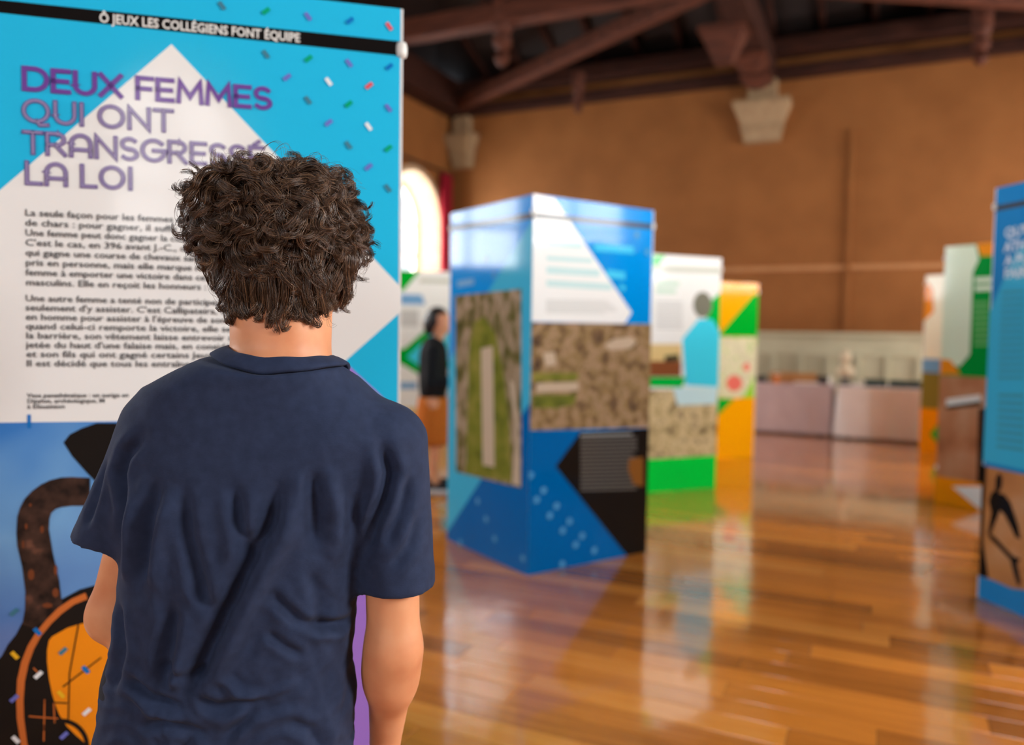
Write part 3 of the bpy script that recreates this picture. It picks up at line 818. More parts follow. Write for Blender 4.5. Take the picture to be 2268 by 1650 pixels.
  ('printed_text_line','tealtext',2,[(0.0792,0.9531),(0.2304,0.9615),(0.2314,0.9448),(0.0801,0.9379)]),
  ('printed_text_line','tealtext',2,[(0.0796,0.9181),(0.2325,0.9259),(0.2335,0.9092),(0.0805,0.9028)]),
  ('printed_text_line','tealtext',2,[(0.08,0.883),(0.2346,0.8903),(0.2356,0.8736),(0.0809,0.8677)]),
  ('printed_text_line','tealtext',2,[(0.0804,0.8479),(0.2366,0.8548),(0.2376,0.838),(0.0813,0.8326)]),
  ('printed_text_line','tealtext',2,[(0.0808,0.8128),(0.2387,0.8192),(0.2397,0.8024),(0.0817,0.7975)]),
  ('printed_text_line','tealtext',2,[(0.0812,0.7776),(0.2408,0.7836),(0.2418,0.7669),(0.0821,0.7623)]),
  ('printed_vase_photo','terra2',1,[(0.0,0.6601),(0.85,0.6601),(0.85,0.13),(0.3,0.13),(0.2073,0.1102),(0.0983,0.1145),(0.0,0.1083)]),
  ('printed_dark_border','blackp',2,[(0.0,0.6601),(0.0236,0.6642),(0.0257,0.2842),(0.0699,0.1168),(0.0069,0.1083)]),
  ('printed_runner','blackp',3,[(0.1007,0.6422),(0.1234,0.6288),(0.1259,0.5855),(0.1092,0.5449),(0.1419,0.545),(0.1784,0.5159),(0.2079,0.4622),(0.2315,0.4143),(0.2504,0.3551),(0.2192,0.3576),(0.185,0.4028),(0.1475,0.4481),(0.1221,0.4641),(0.0884,0.3788),(0.0712,0.3366),(0.1141,0.319),(0.1649,0.2888),(0.2115,0.2651),(0.2556,0.265),(0.2317,0.2322),(0.1943,0.2428),(0.1302,0.2792),(0.0729,0.308),(0.0517,0.3316),(0.0679,0.4407),(0.048,0.492),(0.0624,0.5352),(0.0864,0.5557),(0.086,0.6108)]),
  ('printed_runner_leg','blackp',3,[(0.1943,0.2428),(0.2305,0.2533),(0.262,0.1559),(0.248,0.13),(0.219,0.181)]),
 ],
}
CONFETTI = [(0.4679,1.9626,'cgrey',1),(0.5568,1.9614,'cgreen',0),(0.6442,1.9597,'cpurple',1),(0.7331,1.9606,'cblue',0),(0.8188,1.9574,'cred',1),(0.5567,1.8708,'cgrey',1),(0.6451,1.87,'cgreen',0),(0.7316,1.8687,'cpurple',1),(0.8194,1.8693,'cblue',0),(0.6005,1.8263,'cpurple',0),(0.6882,1.8247,'cwhite',1),(0.7755,1.824,'cred',0),(0.6445,1.7808,'cgrey',1),(0.7312,1.7799,'cgreen',0),(0.8185,1.7786,'cpurple',1),(0.6885,1.736,'cpurple',0),(0.7748,1.7345,'cwhite',1),(0.7312,1.6904,'cgrey',1),(0.8187,1.6895,'cgreen',0),(0.7753,1.6457,'cpurple',0),(0.8185,1.6011,'cgrey',1),(0.0577,0.688,'cgrey',0),(0.1002,0.6435,'cblue',1),(0.0575,0.5969,'cyel',1),(0.1008,0.5514,'cwhite',0),(0.055,0.5055,'cpurple',0),(0.1479,0.5979,'cgrey',0),(0.1906,0.5542,'cblue',1),(0.1429,0.5055,'cyel',1),(0.1916,0.4627,'cwhite',0),(0.1476,0.4161,'cpurple',0),(0.0567,0.4175,'cwhite',1)]
DOTS = {'TR': [[0.009,0.5355],[0.0956,0.4469],[0.0507,0.4005],[0.1845,0.3524],[0.1396,0.3049],[0.2758,0.2572],[0.2298,0.2114],[0.3671,0.1643],[0.3222,0.1208],[0.4573,0.0695],[0.2307,0.0267],[0.7274,1.8507],[0.8152,1.7597]],'TL': [[0.3572,0.3049],[0.45,0.218],[0.5418,0.126],[0.1672,0.019],[0.8187,0.0828],[0.4119,1.696],[0.4986,1.6]]}


LAY = .0006
def flat(polys, depth):
    vs, fs = [], []
    for pts in polys:
        n = len(vs)
        vs += [(s, -depth, z) for s, z in pts]
        fs.append(tuple(range(n, n + len(pts))))
    return vs, fs
def area2(p):
    return sum(p[i][0] * p[(i + 1) % len(p)][1] - p[(i + 1) % len(p)][0] * p[i][1] for i in range(len(p)))

def add_prints(panel, key):
    groups = {}
    for name, mt, lay, pts in PRINTS[key]:
        if area2(pts) < 0:
            pts = pts[::-1]
        groups.setdefault((name, mt, lay), []).append(pts)
    for (name, mt, lay), polys in groups.items():
        for pl_ in polys:
            vs, fs = flat([pl_], LAY * lay)
            mesh_obj(name, vs, fs, MATS['print_' + mt], panel)
    if key in DOTS:
        polys = [[(min(max(s + .019 * math.cos(k * math.pi / 6), 0), .86), z + .019 * math.sin(k * math.pi / 6)) for k in range(12)] for s, z in DOTS[key]]
        for pl_ in polys:
            vs, fs = flat([pl_], LAY * 5)
            mesh_obj('printed_dot', vs, fs, pm('dots', (84, 156, 206)), panel)

def tower(corner, ang, width, height, faces, base, label, tname='display_tower', d=None):
    """corner = left foot of the face that carries faces[0]; the panels go round anticlockwise seen from above"""
    th = math.radians(ang)
    u = Vector((math.cos(th), math.sin(th), 0))
    inn = Vector((-math.sin(th), math.cos(th), 0))
    c = Vector((corner[0], corner[1], 0))
    root = empty(tname, c + u * width / 2 + inn * width / 2, th)
    tag(root, label, 'display', 'square printed display towers')
    h = width / 2
    T = .006
    for k in range(4):
        b = base[k] if k < len(base) else base[-1]
        o = MB().box((T, 0, 0), (width - T, T, height), .001).build('panel', MATS['print_' + b], root)
        o.matrix_local = Matrix.Rotation(math.radians(90 * k), 4, 'Z') @ Matrix.Translation((-h, -h, 0))
        if k < len(faces) and faces[k]:
            add_prints(o, faces[k])
    # corner strips and clips
    for sx in (-1, 1):
        for sy in (-1, 1):
            x, y = sx * (h - .003), sy * (h - .003)
            MB().box((x - .003, y - .003, 0), (x + .003, y + .003, height), .001).build('corner_strip', M_core, root)
            for z in ((height - .09, .28) if label.startswith('pale green') else (height - .09,)):
                cl = MB().lathe([(.004, -.018), (.011, -.015), (.013, -.006), (.013, .006), (.011, .015), (.004, .018)], 12).build('clip', M_clip, root, smooth=True)
                cl.location = (x, y, z)
    return root

towA = tower((-1.0798, 1.5784), 14, .85, 2.0, ['A'], ['cyanbg'], 'cyan display tower with a headline about two women, in front of the boy')
towT = tower((.098, 4.074), 34.4, .86, 2.0, ['TR', None, None, 'TL'], ['towerblue'], 'blue display tower with aerial photographs of ruins, its corner towards us')
towG = tower((.9629, 6.2241), 23.2, .84, 1.93, ['G'], ['whitebg', 'green'], 'white and green display tower with a grey bust above a cyan figure')
towY = tower((1.8112, 7.9653), 22, .84, 1.84, ['Y'], ['orangebg'], 'orange display tower with a green triangle and red circles')
towW = tower((3.348, 6.104), -60, .85, 2.0, ['W'], ['greenbg', 'orange'], 'pale green display tower with a brown pottery photo behind the blue one')
towX = tower((4.665, 8.885), -62, .85, 2.0, ['X'], ['cream', 'orange'], 'cream and orange display tower near the cloth-covered tables')
towB = tower((2.34, 3.845), -79.6, .85, 2.02, ['B'], ['bluebg'], 'blue display tower with a black running figure at the right edge')

# a white and green tower stands behind the second visitor
PRINTS['V'] = [('printed_green_corner', 'greeny', 1, [(0, 1.74), (.28, 1.76), (.48, 2.0), (0, 2.0)]),
               ('printed_top_band', 'bandpale', 1, [(.46, 1.86), (.85, 1.86), (.85, 1.91), (.48, 1.91)]),
               ('printed_title_line', 'bluepale', 1, [(.25, 1.60), (.54, 1.60), (.50, 1.72), (.25, 1.72)]),
               ('printed_text_line', 'textgrey', 1, [(.25, 1.34), (.46, 1.34), (.46, 1.54), (.25, 1.54)]),
               ('printed_green_star', 'greeny', 1, [(0, .90), (.26, .90), (.50, .76), (.85, .86), (.85, 1.45), (.66, 1.40), (.30, 1.08), (0, 1.06)]),
               ('printed_cyan_shape', 'cyanfig', 2, [(.33, .98), (.52, .84), (.85, .94), (.85, 1.36), (.66, 1.30)]),
               ('printed_text_line', 'bluepale', 1, [(.25, .60), (.45, .60), (.45, .68), (.25, .68)]),
               ('printed_photo', 'sand', 1, [(0, .06), (.85, .06), (.85, .38), (0, .38)])]
towV = tower((-1.57, 9.18), 12, .85, 2.0, ['V'], ['whitebg', 'green'], 'white and green display tower behind the visitor in black')

# ------------------------------------------------------------------ lettering
def text_mesh(body, size, bold=0.0, spacing=1.0, width=None):
    """outline of a line of type (built-in font) as verts / faces in the xz plane"""
    cu = bpy.data.curves.new('type', 'FONT')
    cu.body = body
    cu.size = size
    cu.offset = bold
    cu.resolution_u = 2
    cu.space_character = spacing
    o = bpy.data.objects.new('type', cu)
    COL.objects.link(o)
    dg = bpy.context.evaluated_depsgraph_get()
    me = bpy.data.meshes.new_from_object(o.evaluated_get(dg))
    V = np.array([v.co[:] for v in me.vertices]).reshape(-1, 3)
    Fs = [tuple(p.vertices) for p in me.polygons]
    bpy.data.objects.remove(o)
    bpy.data.curves.remove(cu)
    bpy.data.meshes.remove(me)
    if width and len(V):
        V[:, 0] *= width / V[:, 0].max()
    return V, Fs
def put_text(panel, name, lines, m):
    """lines: (text, s, z, size, bold, width)"""
    vs, fs = [], []
    for body, s, z, size, bold, width in lines:
        V, Fs = text_mesh(body, size, bold, 1.0, width)
        n = len(vs)
        vs += [(s + x, -LAY * 4, z + y) for x, y, _ in V]
        fs += [tuple(i + n for i in f) for f in Fs]
    o = mesh_obj(name, vs, fs, m, panel)
    o['kind'] = 'stuff'
    return o

panelA = [c for c in towA.children if c.name.startswith('panel')][0]
panelB = [c for c in towB.children if c.name.startswith('panel')][0]
put_text(panelA, 'printed_band_text', [('Ô JEUX LES COLLÉGIENS FONT ÉQUIPE', .2305, 1.9035, .0265, .0006, .397)], MATS['print_bandtext'])
body1 = ["La seule façon pour les femmes de gagner les courses", "de chars : pour gagner, il suffit de posséder les chevaux.", "Une femme peut donc gagner la course",
         "C'est le cas, en 396 avant J.-C., d'une jeune femme", "qui gagne une course de chevaux sans y avoir", "pris en personne, mais elle marque malgré tout la 1ère",
         "femme à emporter une victoire dans ces Jeux", "masculins. Elle en reçoit les honneurs : un monument"]
body2 = ["Une autre femme a tenté non de participer aux Jeux, mais", "seulement d'y assister. C'est Callipateira, une jeune femme", "en homme pour assister à l'épreuve de son fils Pisidore",
         "quand celui-ci remporte la victoire, elle se précipite et", "la barrière, son vêtement laisse entrevoir ses attributs", "jetée du haut d'une falaise mais, en considération",
         "et son fils qui ont gagné certains Jeux, elle", "Il est décidé que tous les entraîneurs"]
lines = []
for i, t in enumerate(body1):
    lines.append((t, .0885, 1.5035 - i * .0201, .0190, .0002, len(t) * .0092))
for i, t in enumerate(body2):
    lines.append((t, .0870, 1.3305 - i * .0190, .0188, .0002, len(t) * .0090))
for i, t in enumerate(["Vase panathénaïque : un aurige en", "Dipylon, archéologique, M", "à Eleusinion"]):
    lines.append((t, .0875, 1.1335 - i * .0115, .0125, .0002, len(t) * .0058))
put_text(panelA, 'printed_body_text', lines, MATS['print_bodytext'])
put_text(panelB, 'printed_title', [(t, s, z, .066, .002, None) for t, s, z in (("QU'UN", .072, 1.772), ("ATHLÈTE", .072, 1.705), ("A PU", .08, 1.641), ("FAIRE ?", .08, 1.578))], MATS['print_whitetext'])

# geometric headline capitals drawn as strokes, cap height 1
def arc(cx, cy, rx, ry, a0, a1, n=14):
    return [(cx + rx * math.cos(math.radians(a0 + (a1 - a0) * i / n)), cy + ry * math.sin(math.radians(a0 + (a1 - a0) * i / n))) for i in range(n + 1)]
GL = {
 'D': (.92, [[(0, 0), (0, 1), (.36, 1)] + arc(.40, .5, .50, .5, 90, -90) + [(0, 0)]]),
 'E': (.66, [[(.62, 1), (0, 1), (0, 0), (.62, 0)], [(0, .5), (.55, .5)]]),
 'U': (.82, [[(0, 1), (0, .40)] + arc(.40, .40, .40, .40, 180, 360) + [(.80, 1)]]),
 'X': (.84, [[(0, 1), (.82, 0)], [(.82, 1), (0, 0)]]),
 'F': (.62, [[(.60, 1), (0, 1), (0, 0)], [(0, .48), (.52, .48)]]),
 'M': (1.02, [[(0, 0), (.06, 1), (.50, .25), (.94, 1), (1.0, 0)]]),
 'S': (.68, [arc(.33, .74, .31, .26, 40, 270) + arc(.33, .25, .33, .25, 90, -140)]),
 'Q': (1.06, [arc(.5, .5, .5, .5, 0, 360, 28), [(.52, .02), (.66, -.16), (.96, -.14)]]),
 'I': (.10, [[(.04, 0), (.04, 1)]]),
 'O': (1.04, [arc(.5, .5, .5, .5, 0, 360, 28)]),
 'N': (.88, [[(0, 0), (0, 1), (.84, 0), (.84, 1)]]),
 'T': (.74, [[(0, 1), (.74, 1)], [(.37, 1), (.37, 0)]]),
 'R': (.78, [[(0, 0), (0, 1), (.42, 1)] + arc(.42, .73, .29, .27, 90, -90) + [(0, .46)], [(.34, .46), (.74, 0)]]),
 'A': (.86, [[(0, 0), (0, .55)] + arc(.42, .55, .42, .45, 180, 0) + [(.84, 0)], [(0, .30), (.84, .30)]]),
 'G': (.98, [arc(.5, .5, .5, .5, 45, 360, 26) + [(.52, .5)]]),
 'L': (.60, [[(0, 1), (0, 0), (.58, 0)]]),
 'É': (.66, [[(.62, 1), (0, 1), (0, 0), (.62, 0)], [(0, .5), (.55, .5)], [(.22, 1.14), (.42, 1.30)]]),
}
def stroke(pts, w):
    """ribbon of width w along a polyline with mitred joints"""
    P = [Vector((x, y)) for x, y in pts]
    closed = (P[0] - P[-1]).length < 1e-4
    if closed:
        P = P[:-1]
    n = len(P)
    vs, fs = [], []
    for i in range(n):
        if closed:
            a, b = P[i] - P[i - 1], P[(i + 1) % n] - P[i]
        else:
            a = P[i] - P[i - 1] if i else P[1] - P[0]
            b = P[i + 1] - P[i] if i < n - 1 else P[-1] - P[-2]
        a, b = a.normalized(), b.normalized()
        na, nb = Vector((-a.y, a.x)), Vector((-b.y, b.x))
        m = na + nb
        m = m.normalized() if m.length > 1e-3 else na
        k = w / 2 / max(.42, m.dot(na))
        p = P[i].copy()
        if not closed and i == 0:
            p -= a * w * .5
        if not closed and i == n - 1:
            p += b * w * .5
        vs += [p + m * k, p - m * k]
    for i in range(n if closed else n - 1):
        j = (i + 1) % n
        fs.append((2 * i, 2 * i + 1, 2 * j + 1, 2 * j))
    return vs, fs
def headline(panel, text, s0, z0, width, cap, w, m, depth, name):
    """set a word in the stroke capitals, stretched to the given width"""
    adv, x = [], 0.0
    for ch in text:
        if ch == ' ':
            x += .46
            continue
        adv.append((ch, x))
        x += GL[ch][0] + .24
    total = x - .24
    k = width / (total * cap)
    for ch, x0 in adv:
        vs, fs = [], []
        for pl in GL[ch][1]:
            # keep stroke width even: scale the polyline first
            sv, sf = stroke([((x0 + px) * cap * k, py * cap) for px, py in pl], w)
            n = len(vs)
            vs += [(s0 + v.x, -depth, z0 + v.y) for v in sv]
            fs += [tuple(i + n for i in f) for f in sf]
        mesh_obj(name, vs, fs, m, panel)
HA, HB, HC = MATS['print_titleA'], MATS['print_titleB'], MATS['print_titleC']  # HB is a greyed purple, the fade from glare put into the ink colour
headline(panelA, 'DEUX FEMMES', .092, 1.757, .474, .0410, .0095, HA, LAY * 4, 'printed_letter')
for t, s, z, wd in (('QUI ONT', .090, 1.6935, .278), ('TRANSGRESSÉ', .090, 1.630, .462), ('LA LOI', .094, 1.569, .195)):
    headline(panelA, t, s, z, wd, .0415, .0084, HB, LAY * 4, 'printed_letter')
    headline(panelA, t, s, z, wd, .0415, .0026, HC, LAY * 5, 'printed_letter_inline')

# confetti bars
groups = {}
for s, z, c, fl in CONFETTI:
    a = math.radians(-52 if fl else 42)
    hx, hz = .0092, .0042
    if s > .838 or z > 1.99:
        continue
    pts = [(s + math.cos(a) * x - math.sin(a) * y, z + math.sin(a) * x + math.cos(a) * y) for x, y in ((-hx, -hz), (hx, -hz), (hx, hz), (-hx, hz))]
    pts = [(min(p[0], .849), min(p[1], 1.999)) for p in pts]
    groups.setdefault(c, []).append(pts)
for c, polys in groups.items():
    for pl_ in polys:
        vs, fs = flat([pl_], LAY * 6)
        mesh_obj('printed_confetti', vs, fs, MATS['print_' + c], panelA)

# ================================================================== cloth-covered tables by the back wall
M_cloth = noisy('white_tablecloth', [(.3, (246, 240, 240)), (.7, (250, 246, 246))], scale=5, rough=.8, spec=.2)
M_cloth_shade = noisy('shade_tinted_tablecloth', [(.3, (196, 176, 180)), (.7, (206, 188, 190))], scale=5, rough=.8, spec=.2)  # mauve-grey tone holds the shade on the left table
M_tabletop = mat('table_laminate', (190, 170, 150), .4)
M_leg = mat('table_steel', (110, 110, 112), .35, .5, .8)
def table(x0, x1, b0, b1, h, label):
    cx, cb = (x0 + x1) / 2, (b0 + b1) / 2
    loc = ROOM @ Vector((cx, -cb, 0))
    t = empty('trestle_table', loc, YAW)
    tag(t, label, 'table', 'trestle tables along the back wall')
    hx, hb = (x1 - x0) / 2, (b1 - b0) / 2
    MB().box((-hx, -hb, h - .03), (hx, hb, h), .005).build('tabletop', M_tabletop, t)
    for sx in (-1, 1):
        for sy in (-1, 1):
            MB().box((sx * (hx - .12) - .015, sy * (hb - .1) - .015, 0), (sx * (hx - .12) + .015, sy * (hb - .1) + .015, h - .03)).build('leg', M_leg, t)
    return t
def cloth(x0, x1, b0, b1, h, drop, m, label, seed):
    """a cloth over the table: flat top, wavy skirt down to `drop` above the floor"""
    cx, cb = (x0 + x1) / 2, (b0 + b1) / 2
    hx, hb = (x1 - x0) / 2 + .012, (b1 - b0) / 2 + .012
    r = random.Random(seed)
    n = 30
    per = []
    for (ax, ay), (bx, by) in (((-hx, -hb), (hx, -hb)), ((hx, -hb), (hx, hb)), ((hx, hb), (-hx, hb)), ((-hx, hb), (-hx, -hb))):
        for k in range(n):
            per.append((ax + (bx - ax) * k / n, ay + (by - ay) * k / n))
    zs = [h + .006, h - .01, h * .75, h * .45, drop]
    V, Fc = [], []
    ph = r.random() * 6
    for i, z in enumerate(zs):
        k = max(0, i - 1) / 3
        for j, (x, y) in enumerate(per):
            w = 1 + k * (.02 + .018 * math.sin(j * .55 + ph) + .012 * math.sin(j * 1.3 + 2 * ph))
            V.append((x + (w - 1) * .9 * (1 if x > 0 else -1) * (abs(x) > hx * .99), y + (w - 1) * .9 * (1 if y > 0 else -1) * (abs(y) > hb * .99), z))
    m_ = len(per)
    for i in range(len(zs) - 1):
        for j in range(m_):
            Fc.append((i * m_ + j, (i + 1) * m_ + j, (i + 1) * m_ + (j + 1) % m_, i * m_ + (j + 1) % m_))
    Fc.append(tuple(range(m_)))
    o = mesh_obj('tablecloth', V, Fc, m, smooth=True)
    auto_smooth(o, 50)
    o.location = ROOM @ Vector((cx, -cb, 0))
    o.rotation_euler = (0, 0, YAW)
    tag(o, label, 'tablecloth', 'tablecloths by the back wall')
    return o
TH_ = .66
table(5.0, 6.46, .62, 1.42, TH_, 'table hidden under the shade-tinted cloth by the sage wainscot')
table(6.56, 8.4, .72, 1.50, TH_, 'table hidden under the white cloth by the sage wainscot')
cloth(5.0, 6.46, .62, 1.42, TH_, .03, M_cloth_shade, 'shade-tinted cloth over the left of the two far tables', 1)
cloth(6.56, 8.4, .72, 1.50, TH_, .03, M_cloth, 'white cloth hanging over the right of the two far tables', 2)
TZ = TH_ + .007
def on_table(o, x, b, rz=0):
    o.location = ROOM @ Vector((x, -b, TZ))
    o.rotation_euler = (0, 0, YAW + rz)
    return o
# figurine: a small pale bust on a foot
g = empty('bust_figurine')
on_table(g, 6.62, 1.25)
M_pl = mat('pale_plaster', (214, 200, 170), .6)
auto_smooth(MB().lathe([(.075, 0), (.08, .02), (.05, .04), (.04, .09), (.06, .11)], 16).build('foot', mat('dark_plinth', (84, 80, 76), .5), g))
auto_smooth(MB().lathe([(.03, .105), (.10, .13), (.115, .18), (.09, .23), (.045, .26), (.042, .29), (.06, .31)], 16).build('shoulders', M_pl, g), 60)
bm = bmesh.new(); bmesh.ops.create_icosphere(bm, subdivisions=3, radius=1)
for v in bm.verts:
    v.co = Vector((v.co.x * .066, v.co.y * .078 - (.02 if abs(v.co.x) < .2 and -.4 < v.co.z < .2 and v.co.y < 0 else 0), v.co.z * .095 + .37))
MB().bm(bm).build('head', M_pl, g, smooth=True)
tag(g, 'small pale bust figurine where the two cloth-covered tables meet', 'figurine')
# low things along the tables
def book(x, b, w, d, h, col, rz, label, group=None):
    t = empty('book')
    on_table(t, x, b, rz)
    mm = mat('cover_%d_%d_%d' % col, col, .45)
    c = MB()
    c.box((-w / 2, -d / 2, 0), (w / 2, d / 2, .004)); c.box((-w / 2, -d / 2, h - .004), (w / 2, d / 2, h)); c.box((-w / 2, -d / 2, .004), (w / 2, -d / 2 + .004, h - .004))
    c.build('cover', mm, t)
    MB().box((-w / 2 + .004, -d / 2 + .0045, .0042), (w / 2 - .004, d / 2 - .004, h - .0042)).build('pages', mat('paper', (226, 220, 206), .8), t)
    tag(t, label, 'book', group)
book(6.96, 1.2, .26, .30, .09, (38, 66, 66), .2, 'thick dark teal book just right of the figurine on the white cloth', 'books on the far tables')
book(7.33, 1.2, .36, .28, .085, (40, 62, 60), -.1, 'dark teal book in the middle of the white cloth table', 'books on the far tables')
book(7.72, 1.2, .30, .26, .10, (40, 44, 38), .15, 'black book nearest the cream and orange tower on the white cloth', 'books on the far tables')
book(6.36, 1.0, .15, .2, .1, (62, 54, 52), -.2, 'charcoal book on the shade-tinted cloth next to the figurine', 'books on the far tables')
book(5.48, 1.10, .30, .24, .085, (70, 72, 66), .1, 'grey book on the shade-tinted cloth beside the orange tower', 'books on the far tables')
bx = empty('carton_box')
on_table(bx, 5.96, 1.0, .05)
M_card = noisy('card', [(.3, (186, 130, 76)), (.7, (200, 146, 90))], scale=8, rough=.8)
MB().box((-.30, -.14, 0), (.30, .14, .006)).build('bottom', M_card, bx)
for y in (-.14, .134): MB().box((-.30, y, .006), (.30, y + .006, .13)).build('side', M_card, bx)
for x in (-.30, .294): MB().box((x, -.134, .006), (x + .006, .134, .13)).build('end', M_card, bx)
tag(bx, 'long low tan carton on the shade-tinted cloth', 'box')
ob = empty('paper_cup')
on_table(ob, 5.78, 1.30)
auto_smooth(MB().lathe([(.03, 0), (.042, .11), (.044, .112), (.040, .11), (.029, .004)], 16).build('cup_wall', mat('orange_paper', (226, 128, 40), .5), ob))
auto_smooth(MB().lathe([(.04, .107), (.047, .108), (.047, .118), (.03, .122)], 16).build('lid', mat('lid_white', (230, 224, 214), .4), ob))
tag(ob, 'small orange paper cup on the shade-tinted cloth in front of the carton', 'cup')
pl = empty('paper_stack')
on_table(pl, 6.16, 1.29, .1)
for k in range(4):
    MB().box((-.15, -.10, k * .006), (.15, .10, k * .006 + .005)).build('sheet_pad', mat('paper_white', (238, 232, 226), .8), pl).rotation_euler = (0, 0, .05 * k)
tag(pl, 'white paper pads stacked at the front of the shade-tinted cloth', 'paper')

# ================================================================== people: bodies grown from signed distance fields
class Field:
    """a distance field on a grid; shapes are blended in, then skinned with surface nets"""
    def __init__(s, lo, hi, h):
        s.h = h
        s.lo = np.array(lo, dtype=np.float64)
        s.n = (np.ceil((np.array(hi) - s.lo) / h)).astype(int) + 1
        s.V = np.full(s.n, 0.5, dtype=np.float32)
    def sub(s, lo, hi, pad):
        a = np.clip(np.floor((np.array(lo) - pad - s.lo) / s.h).astype(int), 0, s.n - 1)
        b = np.clip(np.ceil((np.array(hi) + pad - s.lo) / s.h).astype(int) + 1, 1, s.n)
        sl = tuple(slice(i, j) for i, j in zip(a, b))
        ax = [s.lo[i] + s.h * np.arange(a[i], b[i]) for i in range(3)]
        X, Y, Z = np.meshgrid(*ax, indexing='ij')
        return sl, X, Y, Z
    def add(s, fn, lo, hi, k=0.02):
        sl, X, Y, Z = s.sub(lo, hi, k + 3 * s.h)
        d = fn(X, Y, Z).astype(np.float32)
        o = s.V[sl]
        hh = np.maximum(k - np.abs(o - d), 0) / max(k, 1e-6)
        s.V[sl] = np.minimum(o, d) - hh * hh * k * .25
    def cut(s, fn, lo, hi):
        sl, X, Y, Z = s.sub(lo, hi, 3 * s.h)
        s.V[sl] = np.maximum(s.V[sl], -fn(X, Y, Z).astype(np.float32))
    # primitives
    def cone(s, p, q, r1, r2, k=0.02, flat=None):
        p, q = np.array(p, float), np.array(q, float)
        d = q - p
        L2 = d @ d
        def fn(X, Y, Z):
            t = np.clip(((X - p[0]) * d[0] + (Y - p[1]) * d[1] + (Z - p[2]) * d[2]) / L2, 0, 1)
            return np.sqrt((X - p[0] - t * d[0]) ** 2 + (Y - p[1] - t * d[1]) ** 2 + (Z - p[2] - t * d[2]) ** 2) - (r1 + (r2 - r1) * t)
        R = max(r1, r2)
        s.add(fn, np.minimum(p, q) - R, np.maximum(p, q) + R, k)
        return fn
    def ell(s, c, r, k=0.02, rz=0.0):
        c, r = np.array(c, float), np.array(r, float)
        ca, sa = math.cos(rz), math.sin(rz)
        def fn(X, Y, Z):
            x, y, z = X - c[0], Y - c[1], Z - c[2]
            x, y = ca * x + sa * y, -sa * x + ca * y
            k0 = np.sqrt((x / r[0]) ** 2 + (y / r[1]) ** 2 + (z / r[2]) ** 2)
            k1 = np.sqrt((x / r[0] ** 2) ** 2 + (y / r[1] ** 2) ** 2 + (z / r[2] ** 2) ** 2)
            return k0 * (k0 - 1) / np.maximum(k1, 1e-6)
        R = r.max()
        s.add(fn, c - R, c + R, k)
        return fn
    def mesh(s):
        V = s.V
        S = V < 0
        nx, ny, nz = V.shape
        cnt = np.zeros((nx - 1, ny - 1, nz - 1), np.int8)
        pos = np.zeros((nx - 1, ny - 1, nz - 1, 3), np.float32)
        def sl(i, n):
            return slice(i, n - 1 + i)
        mixed = np.zeros((nx - 1, ny - 1, nz - 1), np.int8)
        for i in (0, 1):
            for j in (0, 1):
                for k in (0, 1):
                    mixed += S[sl(i, nx), sl(j, ny), sl(k, nz)]
        I, J, K = np.nonzero((mixed > 0) & (mixed < 8))
        P = np.zeros((len(I), 3))
        C = np.zeros(len(I))
        for ax in range(3):
            o1, o2 = [a for a in range(3) if a != ax]
            for u in (0, 1):
                for v in (0, 1):
                    c0 = np.zeros(3, int); c0[o1], c0[o2] = u, v
                    c1 = c0.copy(); c1[ax] = 1
                    a = V[I + c0[0], J + c0[1], K + c0[2]].astype(float)
                    b = V[I + c1[0], J + c1[1], K + c1[2]].astype(float)
                    m = (a < 0) != (b < 0)
                    t = np.where(m, a / np.where(m, a - b, 1), 0)
                    p = np.tile(c0.astype(float), (len(I), 1))
                    p[:, ax] = t
                    P += p * m[:, None]
                    C += m
        P /= np.maximum(C, 1)[:, None]
        verts = s.lo + s.h * (np.stack([I, J, K], 1) + P)
        idx = np.full((nx - 1, ny - 1, nz - 1), -1, np.int64)
        idx[I, J, K] = np.arange(len(I))
        quads = []
        for ax in range(3):
            o1, o2 = [(1, 2), (2, 0), (0, 1)][ax]
            A = [slice(None)] * 3; B = [slice(None)] * 3
            A[ax], B[ax] = slice(0, -1), slice(1, None)
            a, b = S[tuple(A)], S[tuple(B)]
            e = np.argwhere(a != b)
            ok = (e[:, o1] > 0) & (e[:, o2] > 0) & (e[:, o1] < V.shape[o1] - 1) & (e[:, o2] < V.shape[o2] - 1)
            e = e[ok]
            inside_first = a[tuple(e.T)]
            def at(d1, d2):
                q = e.copy(); q[:, o1] += d1; q[:, o2] += d2
                return idx[tuple(q.T)]
            q = np.stack([at(-1, -1), at(0, -1), at(0, 0), at(-1, 0)], 1)
            q[~inside_first] = q[~inside_first][:, ::-1]
            quads.append(q)
        return verts, np.concatenate(quads)

